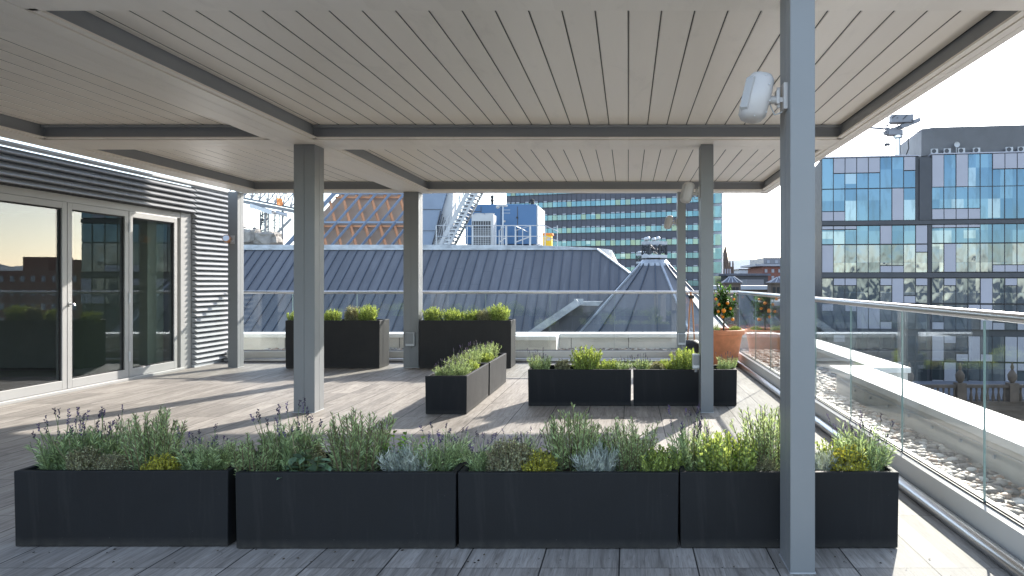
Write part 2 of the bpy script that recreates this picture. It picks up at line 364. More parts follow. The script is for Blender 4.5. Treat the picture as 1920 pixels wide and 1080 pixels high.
# ---------------------------------------------------------------- terrace: deck, gravel
RX, RY = 1.74, 10.75           # balustrade lines (right and back)
WX = -6.42                     # glazed wall plane
dk = MB().box((WX-.06,-2.5,-.25),(RX,RY,0))
tag(dk.build('deck', M['deck']), kind='structure')
tag(MB().box((-12,-3,-.6),(RX,RY,-.254)).box((-12,RY+.002,-.6),(3.0,12.2,.07)).box((RX+.002,-3,-.6),(3.0,RY,.07)).build('roof_slab', M['render']), kind='structure')
def pebbles():
    rnd = random.Random(11)
    base = []
    for q in range(5):
        b = bmesh.new(); bmesh.ops.create_icosphere(b, subdivisions=1 if q else 2, radius=1)
        base.append((np.array([v.co[:] for v in b.verts]), [tuple(v.index for v in f.verts) for f in b.faces])); b.free()
    mb = MB()
    def put(x, y, s, z):
        bv, bf = base[0] if y < 5.2 else base[1]
        sx,sy,sz = s*rnd.uniform(.75,1.3), s*rnd.uniform(.75,1.3), s*rnd.uniform(.4,.65)
        a = rnd.uniform(0,6.28); t = rnd.uniform(-.4,.4); ca,sa=math.cos(a),math.sin(a)
        v = bv*np.array([sx,sy,sz]); v = v+v*0
        x1 = v[:,0]*ca-v[:,1]*sa; y1 = v[:,0]*sa+v[:,1]*ca; z1 = v[:,2]+x1*t*.5
        mb.add(np.stack([x1+x,y1+y,z1+z],1).tolist(), bf, rnd.choice((0,0,1,1,2,3)))
    y = 1.6
    while y < 11.6:
        x = RX+.07
        xe = 2.2 if y < 7.35 else 2.63
        sp = .04 if y < 6 else .048
        while x < xe-.01:
            put(x+rnd.uniform(-.01,.01), y+rnd.uniform(-.01,.01), rnd.uniform(.019,.036), .085+rnd.uniform(0,.03)); x += sp
        y += sp*.85
    x = -6.2
    while x < RX+.1:
        y = RY+.06
        while y < 11.88:
            put(x+rnd.uniform(-.015,.015), y+rnd.uniform(-.015,.015), rnd.uniform(.022,.036), .08+rnd.uniform(0,.02)); y += .055
        x += .055
    return mb
PB = [paint('pebble_%d'%i, c, .6, 0, .3, 25) for i,c in enumerate([(.36,.32,.27),(.12,.11,.10),(.62,.58,.52),(.38,.25,.17)])]
tag(pebbles().build('pebbles', PB, smooth=True), 'loose rounded grey and tan pebbles between balustrade and parapet', 'pebbles', kind='stuff')

# parapets
t = thing('parapet_wall', 'low rendered parapet with wide white coping beyond the right hand glass balustrade', 'parapet')
MB().box((2.22,-3,-.6),(2.55,7.28,.28)).box((2.65,7.28,-.6),(2.98,12.2,.28)).box((2.552,7.28,-.6),(2.648,7.4,.28)).build('wall', M['render'], t)
MB().box((2.19,-3,.282),(2.58,7.26,.34)).box((2.19,7.262,.282),(3.01,7.45,.34)).box((2.62,7.452,.282),(3.01,12.24,.34)).build('coping', M['coping'], t, bevel=.006)
g_ = MB()
for k in range(12): g_.tube([(2.205,2+k*.42,.2),(2.19,2+k*.42,.2)], .012, 8)
g_.box((2.21,-2,.23),(2.219,7.2,.238)); g_.build('fixing', M['galv'], t)
t = thing('parapet_wall', 'low white capped parapet with a stepped return beyond the back glass balustrade', 'parapet')
pb = MB(); cb = MB()
for (a,b,y) in ((-8.5,-1.92,11.9),(-1.92,-1.2,11.35),(-1.2,2.61,11.9)):
    pb.box((a+.002,y+.03,-.6),(b-.002,12.3,.28)); cb.box((a+.001,y,.282),(b-.001,12.33,.35))
pb.build('wall', M['render'], t); cb.build('coping', M['coping'], t, bevel=.006)
sj = MB()
for k in range(9): sj.box((-6+k*1.0,11.924,.05),(-5.992+k*1.0,11.9285,.28))
sj.build('joint', M['darkframe'], t)

# ---------------------------------------------------------------- balustrades
def balustrade(name_label, p0, p1, joints, right):
    t = thing('glass_balustrade', name_label, 'balustrade')
    d = Vector(p1)-Vector(p0); Ln = d.length; u = d.normalized(); n = Vector((-u.y,u.x,0))  # n points outwards (left of travel)
    def q(s, o, z): v = Vector(p0)+u*s+n*o; return (v.x,v.y,z)
    k = MB()
    k.prism([q(0,-.045,.0),q(0,-.045,.165),q(0,-.016,.175),q(0,-.016,.0)], u*Ln); k.prism([q(0,.016,.0),q(0,.016,.175),q(0,.07,.165),q(0,.07,-.2)], u*Ln)
    k.build('skirting', M['cream'], t, fixn=True)
    MB().prism([q(0,-.0155,.12),q(0,-.0155,.182),q(0,-.007,.182),q(0,-.007,.12)], u*Ln).prism([q(0,.007,.12),q(0,.007,.182),q(0,.0155,.182),q(0,.0155,.12)], u*Ln).build('gasket', M['black'], t, fixn=True)
    js = [0]+[j for j in joints if .1 < j < Ln-.1]+[Ln-.02]
    for a,b in zip(js[:-1], js[1:]):
        g = MB(); x0,x1 = a+.005,b-.005
        g.prism([q(x0,-.006,.13),q(x0,.006,.13),q(x0,.006,1.068),q(x0,-.006,1.068)], u*(x1-x0))
        o = g.build('glass_pane', M['glass'], t, fixn=True)
        e = MB(); e.prism([q(x1-.0005,-.0058,.14),q(x1-.0005,.0058,.14),q(x1-.0005,.0058,1.06),q(x1-.0005,-.0058,1.06)], u*.0032); e.build('edge', M['glass_edge'], o, fixn=True)
    r = MB(); rr = .024
    r.tube([q(s,0,1.09) for s in np.linspace(0,Ln,12)], rr, 16); r.build('handrail', M['steel'], t, smooth=True)
    r = MB(); r.tube([q(-.0,-.085,.03),q(Ln,-.085,.03)], .036, 16); r.build('floor_pipe', M['steel'], t, smooth=True)
    return t
b_r = balustrade('frameless glass balustrade with round steel rail along the right edge of the terrace', (RX,RY,0), (RX,-2.5,0), [RY-(9.33-k) for k in range(0,12)], True)
b_b = balustrade('frameless glass balustrade with round steel rail across the back of the terrace', (-6.3,RY,0), (RX,RY,0), [6.3-.215+1.013*k for k in range(-6,3)], False)

# ---------------------------------------------------------------- pergola
perg = thing('pergola', 'large pale grey aluminium pergola with a closed louvred roof over the terrace', 'pergola')
ZB, ZL = 2.57, 2.70
XB = [(-5.75,-5.38),(-3.37,-2.88),(1.93,2.12)]
YB = [(2.83,3.34),(6.30,6.84),(9.85,10.18)]
def beam(a, b, along, name='beam', lips=(1,1)):
    mb = MB(); (x0,y0),(x1,y1) = a,b; top = 2.90
    ax = 0 if along == 'y' else 1
    lo, hi = (x0,x1) if ax == 0 else (y0,y1); s0,s1 = (y0,y1) if ax == 0 else (x0,x1)
    def bx(l,h,z0,z1,e0=0,e1=0):
        if ax == 0: mb.box((l,s0+e0,z0),(h,s1-e1,z1))
        else: mb.box((s0+e0,l,z0),(s1-e1,h,z1))
    bx(lo+.045,hi-.045,ZB+.006,top)
    wd = hi-lo; n = 3 if wd > .3 else 2; st = (wd-.09)/n
    for i in range(n): bx(lo+.045+i*st+(.002 if i else 0), lo+.045+(i+1)*st-(.002 if i<n-1 else 0), ZB, ZB+.005, .001,.001)
    if lips[0]: bx(lo,lo+.041,ZB+.008,ZB+.022)
    if lips[1]: bx(hi-.041,hi,ZB+.008,ZB+.022)
    mb.build(name, M['louvre'], perg)
    mg = MB(); mb = mg
    if lips[0]: bx(lo+.038,lo+.044,ZB+.026,top-.01)
    if lips[1]: bx(hi-.044,hi-.038,ZB+.026,top-.01)
    mg.build('gutter', M['gutter'], perg)
for i,(x0,x1) in enumerate(XB):
    beam((x0,YB[0][0]),(x1,YB[-1][1]), 'y', lips=(i>0, i<2))
for (y0,y1) in YB:
    for (x0,x1) in ((XB[0][1]-.044+.003, XB[1][0]+.044-.003),(XB[1][1]-.044+.003, XB[2][0]+.044-.003)):
        beam((x0,y0),(x1,y1), 'x', lips=(y0>3, y1<10))
for i in range(2):
    for j in range(2):
        x0,x1 = XB[i][1]-.03, XB[i+1][0]+.03; y0,y1 = YB[j][1]-.03, YB[j+1][0]+.03
        mb = MB(); k0 = math.ceil(x0/.178); xs = [x0]+[k*.178 for k in range(k0, int(math.floor(x1/.178))+1)]+[x1]
        for a,b in zip(xs[:-1],xs[1:]):
            if b-a < .02: continue
            g0 = .0029
            mb.prism([(a+g0,y0,ZL+.004),(a+g0+.006,y0,ZL),(b-g0-.006,y0,ZL),(b-g0,y0,ZL+.004),(b-g0,y0,ZL+.05),(a+g0,y0,ZL+.05)], (0,y1-y0,0))
        mb.build('louvre_panel', M['louvre'], perg, fixn=True)
        sl_ = MB()
        for a in xs[1:-1]: sl_.box((a-.0027,y0,ZL+.0015),(a+.0027,y1,ZL+.012))
        sl_.build('dark_gap_strip', M['black'], perg)  # black strips added so the shaded gaps between blades read dark
        MB().box((x0,y0,ZL+.052),(x1,y1,ZL+.07)).build('light_stop_sheet', M['black'], perg)  # unseen black sheet added to stop light leaking through the blade gaps
        MB().box((x0+.01,y0+.035,ZL-.022),(x1-.01,y0+.055,ZL-.004)).build('pivot_rail', M['gutter'], perg)
        lp = MB().box((x0+.01,y1-.055,ZL-.022),(x1-.01,y1-.035,ZL-.004))
        for a in xs[1:-1]: lp.tube([(a,y1-.06,ZL-.012),(a,y1-.052,ZL-.012)], .008, 8)
        lp.build('pivot_rail', M['gutter'], perg)
def post(x0,x1,y0,y1,foot=False):
    bp = MB().box((x0-.004,y0-.004,.0005),(x1+.004,y1+.004,.006)); bp.build('base_plate', M['galv'], perg)
    mb = MB(); mb.box((x0+.004,y0+.004,0),(x1-.004,y1-.004,ZB-.002))
    nx = 2 if x1-x0 > .15 else 1; ny = 2; gx = .0022
    for i in range(nx):
        for j in range(ny):
            a = x0+(x1-x0)*i/nx+(gx if i else 0); b = x0+(x1-x0)*(i+1)/nx-(gx if i<nx-1 else 0)
            c = y0+(y1-y0)*j/ny+(gx if j else 0); d = y0+(y1-y0)*(j+1)/ny-(gx if j<ny-1 else 0)
            # face plates
            if j == 0: mb.box((a,y0,.001),(b,y0+.0039,ZB-.003))
            if j == ny-1: mb.box((a,y1-.0039,.001),(b,y1,ZB-.003))
            if i == 0: mb.box((x0,max(c,y0+.004),.001),(x0+.0039,min(d,y1-.004),ZB-.003))
            if i == nx-1: mb.box((x1-.0039,max(c,y0+.004),.001),(x1,min(d,y1-.004),ZB-.003))
    return mb.build('post', M['alu'], perg)
MB().box((-5.70,YB[0][0]-.012,ZB+.03),(2.12,YB[0][0]-.001,2.92)).build('front_fascia', M['alu'], perg)
MB().box((-5.753,YB[0][0],2.901),(-5.70,YB[-1][1],3.40)).box((-5.78,YB[0][0],3.401),(-5.67,YB[-1][1],3.42)).build('sun_blocking_upstand', M['alu'], perg)  # unseen upstand, added to keep direct sun off the wall fins
post(.695,.80,2.925,3.125); post(.695,.815,6.53,6.73); post(.72,.84,9.98,10.16)
post(-3.20,-3.0,6.53,6.73); post(-3.28,-3.06,9.96,10.16)
post(-5.84,-5.70,9.96,10.12); post(-5.84,-5.70,2.925,3.125)

# ---------------------------------------------------------------- glazed building on the left
bl = thing('terrace_building', 'pale building wall with folding glass doors and horizontal louvre cladding', 'building')
DOORZ = 2.16; DY0, DY1 = .5, 9.72
w_ = MB()
w_.box((-13,9.98,-.25),(WX-.02,10.99,2.60)); w_.box((-13,-3,2.26),(WX-.02,9.979,2.62)); w_.box((-13,-3,-.25),(WX-.02,DY0-.1,2.259))
w_.box((-13.2,-3,-.3),(-13.002,11,2.9)); w_.build('wall', M['roomwall'], bl)
MB().box((-13,DY0-.1,-.1),(WX-.15,9.979,-.004)).build('room_floor', M['roomfloor'], bl)
MB().box((WX-.02,9.74,0),(-6.385,9.975,2.255)).box((WX-.12,DY0,DOORZ),(-6.39,9.739,2.245)).build('reveal', M['frame'], bl, bevel=.004)
MB().box((-6.39,DY0,2.246),(-6.33,9.97,2.256)).build('drip_strip', M['black'], bl)
def fins(y0, y1, z0, z1):
    mb = MB(); p = .0765; n = int((z1-z0)/p)
    for i in range(n):
        z = z0+i*p
        mb.prism([(-6.395,y0,z),(-6.312,y0,z+.006),(-6.306,y0,z+.014),(-6.330,y0,z+.034),(-6.372,y0,z+.066),(-6.395,y0,z+.0763)], (0,y1-y0,0))
    return mb
fins(-1.0,9.98,2.257,2.66).build('louvre_cladding', M['fin'], bl, fixn=True)
fins(9.985,10.93,.05,2.66).build('louvre_cladding', M['fin'], bl, fixn=True)
MB().box((-6.4,9.98,0),(-6.34,10.95,.045)).build('plinth', M['galv'], bl)
MB().box((-6.44,-1,2.66),(-6.3,10.95,2.685)).build('top_flashing', M['frame'], bl)
MB().box((-6.5,DY0,.0),(-6.33,9.74,.035)).build('threshold', M['frame'], bl, bevel=.004)
edges = [9.67, 8.73, 7.77, 6.81, 5.85, 4.89, 3.93]
for i,(b,a) in enumerate(zip(edges[:-1], edges[1:])):
    fr = MB(); x0,x1 = WX-.035,WX+.035; f = .065; g = .004
    a_,b_ = a+g,b-g
    fr.box((x0,a_,.037),(x1,a_+f,DOORZ-.002)).box((x0,b_-f,.037),(x1,b_,DOORZ-.002)).box((x0,a_+f,.037),(x1,b_-f,.037+.1)).box((x0,a_+f,DOORZ-.075),(x1,b_-f,DOORZ-.002))
    lf = fr.build('door_leaf', M['frame'], bl, bevel=.003)
    MB().box((WX-.004,a_+f-.01,.13),(WX+.004,b_-f+.01,DOORZ-.07)).build('glass', M['door_glass'], lf)
    gk = MB(); 
    for (c,d,e,h) in ((a_+f,a_+f+.014,.137,DOORZ-.075),(b_-f-.014,b_-f,.137,DOORZ-.075)): gk.box((WX+.0045,c,e),(WX+.02,d,h))
    gk.box((WX+.0045,a_+f+.014,.137),(WX+.02,b_-f-.014,.15)).box((WX+.0045,a_+f+.014,DOORZ-.09),(WX+.02,b_-f-.014,DOORZ-.075)); gk.build('gasket', M['black'], lf)
    if i == 1:
        h = MB(); h.tube([(x1,a_+.03,1.0),(x1+.05,a_+.03,1.0),(x1+.055,a_+.03,.98)], .011, 10); h.tube([(x1,a_+.03,1.0),(x1+.008,a_+.03,1.0)], .026, 14); h.build('handle', M['steel'], lf, smooth=True)
    if i in (0,2):
        hh = MB()
        for z in (.3,1.05,1.95): hh.tube([(x1+.006,a_-.004,z-.06),(x1+.006,a_-.004,z+.06)], .011, 8)
        hh.build('hinge', M['galv'], lf)
MB().box((-13,9.0,0),(-6.62,9.62,.002)).box((-7.55,9.3,0),(-6.55,9.62,2.24)).build('curtain', M['curtain'], bl)
MB().box((-11.5,4.2,2.1),(-8,4.3,2.14)).box((-12.9,2,0),(-12.8,9,2.2)).build('room_shelf', M['palegrey'], bl)
# wall spotlight on left post
t = thing('spotlight', 'small round steel spotlight on the far left pergola post', 'lamp', (-5.77,9.95,1.87))
MB().tube([(0,.01,-.02),(0,-.03,-.02)], .014, 10).box((-.03,0,-.06),(.03,.012,.06)).build('bracket', M['galv'], t)
MB().lathe([(.001,-.07),(.045,-.07),(.05,-.02),(.052,.03),(.046,.032)], (0,0,0), 20).xf(Matrix.Translation((-.05,-.06,.01))@Matrix.Rotation(R(75),4,'X')@Matrix.Rotation(R(15),4,'Y')).build('housing', M['copper'], t, smooth=True)
MB().lathe([(.001,.028),(.044,.028)], (0,0,0), 20).xf(Matrix.Translation((-.05,-.06,.01))@Matrix.Rotation(R(75),4,'X')@Matrix.Rotation(R(15),4,'Y')).build('lens', M['steel'], t)

# ---------------------------------------------------------------- speakers on the posts
def speaker(label, loc, s=1.0, rz=0):
    t = thing('outdoor_speaker', label, 'speaker', loc, rz, 'white speakers on the pergola posts')
    h = .215*s; w2 = .062*s; b = MB()
    # rounded lozenge body leaning forward, flatter grille facet on its left front
    prof = [(-.5,.42),(-.46,.72),(-.36,.95),(0,1.0),(.36,.95),(.46,.72),(.5,.42)]
    n = 20; vs = []; fs = []
    for (zz,rr) in prof:
        for k in range(n):
            a = 2*math.pi*k/n; ca,sa = math.cos(a),math.sin(a)
            ex = (abs(ca)**.75)*(1 if ca>0 else -1); ey = (abs(sa)**.75)*(1 if sa>0 else -1)
            vs.append((ex*w2*rr+zz*.02*s, ey*.075*s*rr, zz*h))
    for i in range(len(prof)-1):
        for k in range(n): fs.append((i*n+k,i*n+(k+1)%n,(i+1)*n+(k+1)%n,(i+1)*n+k))
    fs.append(tuple(range(n))[::-1]); fs.append(tuple((len(prof)-1)*n+k for k in range(n)))
    b.add(vs,fs); b.xf(Matrix.Rotation(R(8),4,'Y')); body = b.build('housing', M['white'], t, smooth=True, bevel=.003*s)
    g = MB(); vs=[]; 
    for (zz,rr) in ((-.42,.55),(-.3,.9),(.3,.9),(.42,.55)):
        vs += [(-w2*1.12*rr-.004+zz*.02*s, -.055*s*rr, zz*h),(-w2*.62*rr-.004+zz*.02*s, -.083*s*rr, zz*h)]
    g.add(vs+[(x+.02,y+.02,z) for x,y,z in vs], [(0,1,3,2),(2,3,5,4),(4,5,7,6),(0,8,9,1),(6,7,15,14),(1,9,11,3),(3,11,13,5),(5,13,15,7),(0,2,10,8),(2,4,12,10),(4,6,14,12),(8,10,11,9),(10,12,13,11),(12,14,15,13)]); g.xf(Matrix.Rotation(R(8),4,'Y'))
    g.build('grille', M['whitegrille'], t, fixn=True)
    k = MB(); k.box((.115*s,-.03*s,-.055*s),(.133*s,.03*s,.06*s)).box((.07*s,-.012*s,-.022*s),(.117*s,.012*s,.0)).box((.085*s,-.02*s,-.03*s),(.1*s,.02*s,.03*s)).tube([(.05*s,0,-.01*s),(.088*s,0,-.01*s)],.017*s,12)
    k.tube([(.098*s,0,-.045*s),(.098*s,0,.045*s)],.008*s,10); k.build('bracket', M['white'], t, bevel=.002*s)
    sc_ = MB()
    for (xx,zz) in ((.03,.08),(.045,.04),(.046,-.03),(.03,-.08),(-.02,-.095)): sc_.ball((xx*s,-.068*s,zz*s), .0035*s, 6)
    sc_.build('screw', M['steel'], t)
    MB().tube([(.06*s,.01,-.02*s),(.085*s,.02,-.07*s),(.115*s,.02,-.06*s),(.13*s,.02,-.03*s)], .0035, 6).build('cable', M['galv'], t, smooth=True)
speaker('nearest white wall speaker, on the tall post closest to the camera', (.695-.133,3.0,2.06))
speaker('white wall speaker on the middle right post, above the planter pair', (.695-.125,6.6,2.115), .94)
speaker('farthest white wall speaker, on the back right post before the office tower', (.72-.125,10.05,2.13), .94)

# junction boxes on posts
def jbox(label, loc, w=.075, h=.15, side=1):
    t = thing('junction_box', label, 'electrical box', loc, 0, 'socket boxes on the posts')
    MB().box((-w/2,-.06,-h/2),(w/2,0,h/2)).build('box', M['galv'], t, bevel=.006)
    MB().box((-w/2+.008,-.071,-h/2+.035),(w/2-.008,-.061,h/2-.01)).build('lid', M['alu'], t, bevel=.004)
    MB().tube([(0,-.03,-h/2),(0,-.03,-h/2-.035)], .016, 10).build('cable_gland', M['alu'], t)
jbox('grey socket box on the left side of the middle right post', (.655,6.64,.485), .07, .14)
jbox('grey socket box low on the back right post', (.78,9.98,.42), .11, .17)
jbox('grey socket box low on the back post between the tall planters', (-3.17,9.96,.42), .13, .2)
#@@OBJECTS
# ---------------------------------------------------------------- planters
def planter(label, x0, x1, y0, y1, h, mat='planter', rz=0, group='dark rectangular planters'):
    cx,cy = (x0+x1)/2,(y0+y1)/2; w2,d2 = (x1-x0)/2,(y1-y0)/2
    t = thing('planter', label, 'planter', (cx,cy,0), rz, group)
    b = bmesh.new(); me = bpy.data.meshes.new('trough'); rim = .028
    def ring(w,d,z): return [b.verts.new((sx*w,sy*d,z)) for sx,sy in ((-1,-1),(1,-1),(1,1),(-1,1))]
    r0 = ring(w2-.004,d2-.004,.004); r1 = ring(w2,d2,h); r2 = ring(w2-rim,d2-rim,h); r3 = ring(w2-rim,d2-rim,h-.09)
    for a,c in ((r0,r1),(r1,r2),(r2,r3)):
        for k in range(4): b.faces.new((a[k],a[(k+1)%4],c[(k+1)%4],c[k]))
    b.faces.new(r0[::-1]); b.faces.new(r3)
    b.to_mesh(me); b.free(); me.materials.append(M[mat]); o = bpy.data.objects.new('trough', me); C.objects.link(o); o.parent = t
    bv = o.modifiers.new('bevel','BEVEL'); bv.width=.004; bv.segments=2; bv.limit_method='ANGLE'
    rnd = random.Random(int(cx*100)+7)
    sm = MB(); nx,ny = 36,14; vs=[((-w2+rim+.001)+(2*w2-2*rim-.002)*i/nx, (-d2+rim+.001)+(2*d2-2*rim-.002)*j/ny, h-.045+rnd.uniform(-.008,.008)) for j in range(ny+1) for i in range(nx+1)]
    sm.add(vs,[(j*(nx+1)+i,j*(nx+1)+i+1,(j+1)*(nx+1)+i+1,(j+1)*(nx+1)+i) for j in range(ny) for i in range(nx)]); sm.build('soil', M['soil'], t)
    return t
FZ = .36
planter('charcoal trough planter at the left end of the front row, with a gap beside it', -2.895,-1.885, 3.215,3.61, FZ)
planter('charcoal front row planter just right of the gap, holding sage and silver curry plant', -1.838,-.805, 3.19,3.585, FZ)
planter('charcoal front row planter in the middle, holding golden thyme beside silver curry plant', -.797,.236, 3.19,3.585, FZ)
planter('charcoal front row planter at the right end, partly behind the tall near post', .242,1.268, 3.195,3.59, FZ)
planter('nearer charcoal planter of the pair running away from the camera', -1.917,-1.523, 6.44,7.455, FZ+.005)
planter('farther charcoal planter of the pair running away from the camera', -1.912,-1.52, 7.50,8.52, FZ+.005, 'planter')
planter('left one of the two charcoal planters side by side in the middle row', -1.01,.03, 6.87,7.27, FZ+.01)
planter('right one of two charcoal planters in the middle row, passing behind the slim post', .05,1.095, 6.87,7.27, FZ+.01)
planter('tall charcoal trough by the back balustrade, behind the wide left post', -4.965,-3.60, 9.88,10.29, .695, 'planter2')
planter('tall charcoal trough by the back balustrade, right of the slim back post', -3.03,-1.695, 9.88,10.29, .695, 'planter2')

def debris():
    rnd = random.Random(21); mb = MB()
    for k in range(170):
        if k%3: x,y = rnd.uniform(-2.9,1.4), rnd.choice((rnd.uniform(3.0,3.19),rnd.uniform(3.62,3.8),rnd.uniform(2.85,3.2)))
        else: x,y = rnd.uniform(-5.5,1.6), rnd.uniform(3.7,10.0)
        a = rnd.uniform(0,6.28); l_ = rnd.uniform(.006,.016); w_ = l_*rnd.uniform(.2,.5); ca,sa = math.cos(a)*l_,math.sin(a)*l_; cb,sb = -math.sin(a)*w_,math.cos(a)*w_
        mb.add([(x,y,.003),(x+ca*.5+cb,y+sa*.5+sb,.006),(x+ca,y+sa,.004),(x+ca*.5-cb,y+sa*.5-sb,.0025)],[(0,1,2,3)],k%2)
    return mb
tag(debris().build('fallen_leaves', [M['soil'],M['bark']]), 'tiny dry leaves and soil crumbs scattered over the deck boards', 'leaf litter', kind='stuff')
# ---------------------------------------------------------------- plants (prototypes at origin)
def leaf_quad(mb, p, d, ln, w, rnd, mi, droop=0.0, fold=True):
    d = Vector(d).normalized(); s = d.cross(Vector((rnd.uniform(-1,1),rnd.uniform(-1,1),rnd.uniform(-.3,.3))))
    if s.length < 1e-3: s = d.orthogonal()
    s.normalize(); m = p+d*ln*.5+Vector((0,0,-droop*ln*.2)); e = p+d*ln+Vector((0,0,-droop*ln))
    mb.add([p, m+s*w/2, e, m-s*w/2], [(0,1,2,3)], mi)
def stem_pts(base, lean, h, rnd, n=6, wob=.08):
    p = Vector(base); d = Vector((lean[0],lean[1],1)).normalized(); pts=[p.copy()]
    for i in range(n):
        d = (d+Vector((rnd.uniform(-wob,wob),rnd.uniform(-wob,wob),.06))).normalized(); p = p+d*(h/n); pts.append(p.copy())
    return pts
def along(pts, t):
    f = t*(len(pts)-1); i = min(int(f),len(pts)-2); return pts[i].lerp(pts[i+1], f-i), (pts[i+1]-pts[i]).normalized()
def mi3(rnd): return rnd.choices((0,1,2),(5,3,2))[0]
def m_rosemary(h, r, n, seed, ll=.027, lw=.0042, dens=62):
    rnd = random.Random(seed); mb = MB()
    for k in range(n):
        a = rnd.uniform(0,6.283); q = r*math.sqrt(rnd.random())*.8; hh = h*rnd.uniform(.55,1)*(1-.3*(q/r)**2)
        pts = stem_pts((q*math.cos(a)*.7,q*math.sin(a)*.6,-.02),(q/r*.38*math.cos(a)+rnd.uniform(-.12,.12),q/r*.38*math.sin(a)+rnd.uniform(-.1,.1)), hh, rnd)
        mb.tube(pts,[.0022]*3+[.0016]*4,3,3,False)
        nn = int(dens*hh/h)
        for j in range(nn):
            t = .08+.92*j/nn; p,d = along(pts,t); b = rnd.uniform(0,6.283); o = d.orthogonal().normalized(); o = Matrix.Rotation(b,3,d)@o
            up = .55+.9*t
            leaf_quad(mb,p,o+d*up,ll*rnd.uniform(.7,1.15)*(1-.35*max(0,t-.85)/.15),lw,rnd,mi3(rnd))
    return mb
def m_lav_leaf(h, r, n, seed):
    rnd = random.Random(seed); mb = MB()
    for k in range(n):
        a = rnd.uniform(0,6.283); q = r*math.sqrt(rnd.random()); hh = h*rnd.uniform(.45,1)
        pts = stem_pts((q*math.cos(a)*.7,q*math.sin(a)*.6,-.02),(q/r*.5*math.cos(a),q/r*.5*math.sin(a)), hh, rnd, 5)
        mb.tube(pts,.0013,3,3,False)
        for j in range(26):
            t = .1+.9*j/26; p,d = along(pts,t); o = Matrix.Rotation(rnd.uniform(0,6.283),3,d)@d.orthogonal().normalized()
            leaf_quad(mb,p,o*.7+d*rnd.uniform(.6,1.4),rnd.uniform(.024,.042),.0042,rnd,mi3(rnd),rnd.uniform(0,.35))
    return mb
def m_lav_stalk(h0, h1, r, n, seed):
    rnd = random.Random(seed); mb = MB()
    for k in range(n):
        a = rnd.uniform(0,6.283); q = r*math.sqrt(rnd.random())*.7; hh = rnd.uniform(h0,h1)
        pts = stem_pts((q*math.cos(a),q*math.sin(a)*.7,.02),(q/r*.5*math.cos(a)+rnd.uniform(-.15,.15),q/r*.4*math.sin(a)+rnd.uniform(-.1,.1)), hh, rnd, 6, .06)
        mb.tube(pts,.0011,3,0,False)
        L_ = rnd.uniform(.018,.04); e = pts[-1]; d = (pts[-1]-pts[-2]).normalized(); dark = rnd.random()<.5
        for j in range(14):
            p = e+d*L_*(j/14-.3); o = Matrix.Rotation(rnd.uniform(0,6.283),3,d)@d.orthogonal().normalized()
            leaf_quad(mb,p,o+d*.9,rnd.uniform(.006,.011),.0055,rnd,2 if dark else 1)
    return mb
def m_mound(h, r, n, seed, ll=.008, lw=.006, twigs=16, sq=.8, flat=1.0):
    rnd = random.Random(seed); mb = MB()
    for k in range(n):
        a = rnd.uniform(0,6.283); q = math.sqrt(rnd.random()); rr = q*r; hh = h*math.sqrt(max(.05,1-q*q*.85))*rnd.uniform(.7,1.08)
        pts = stem_pts((rr*math.cos(a)*.55,rr*math.sin(a)*.5*sq,-.02),(q*.55*math.cos(a)*r/h*.9,q*.5*math.sin(a)*sq*r/h*.9), hh, rnd, 4, .13)
        mb.tube(pts,.0009,3,3,False)
        for j in range(twigs):
            t = .25+.75*j/twigs; p,d = along(pts,t); o = Matrix.Rotation(rnd.uniform(0,6.283),3,d)@d.orthogonal().normalized()
            leaf_quad(mb,p,o+d*.5,ll*rnd.uniform(.7,1.3),lw*rnd.uniform(.7,1.2),rnd,mi3(rnd))
    return mb
def m_dead(h, r, n, seed):
    rnd = random.Random(seed); mb = MB()
    for k in range(n):
        a = rnd.uniform(0,6.283); q = r*rnd.random()
        mb.tube(stem_pts((q*math.cos(a),q*math.sin(a)*.7,0),(rnd.uniform(-.7,.7),rnd.uniform(-.5,.5)),h*rnd.uniform(.5,1),rnd,5,.15),.0013,3,0,False)
    return mb
def m_silver(h, r, n, seed):
    rnd = random.Random(seed); mb = MB()
    for k in range(n):
        a = rnd.uniform(0,6.283); q = math.sqrt(rnd.random())*r
        pts = stem_pts((q*math.cos(a)*.7,q*math.sin(a)*.6,-.02),(q/r*.7*math.cos(a),q/r*.6*math.sin(a)), h*rnd.uniform(.45,.95), rnd, 4, .12)
        mb.tube(pts,.0016,3,0,False)
        for j in range(20):
            t = .2+.8*j/20; p,d = along(pts,t); o = Matrix.Rotation(rnd.uniform(0,6.283),3,d)@d.orthogonal().normalized()
            ln = rnd.uniform(.022,.042); e = p+(o*.8+d*.7).normalized()*ln*.55; f = e+(o*.35+d+Vector((0,0,.3))).normalized()*ln*.5
            mb.tube([p,e,f],[.0016,.0017,.0006],3,mi3(rnd),False)
    return mb
def broad_leaf(mb, p, d, ln, w, rnd, mi, cup=.2):
    d = Vector(d).normalized(); s = d.cross(Vector((0,0,1))); s = s.normalized() if s.length > .05 else Vector((1,0,0)); u = s.cross(d)
    prof = [(0,.0),(.12,.35),(.35,.9),(.6,1),(.85,.55),(1,0)]; vs = []
    for t,ww in prof:
        c = p+d*ln*t-Vector((0,0,1))*ln*.25*t*t; vs += [c-s*w/2*ww+u*cup*w*ww*.5, c, c+s*w/2*ww+u*cup*w*ww*.5]
    fs = []
    for i in range(len(prof)-1): a=i*3; fs += [(a,a+1,a+4,a+3),(a+1,a+2,a+5,a+4)]
    mb.add(vs,fs,mi)
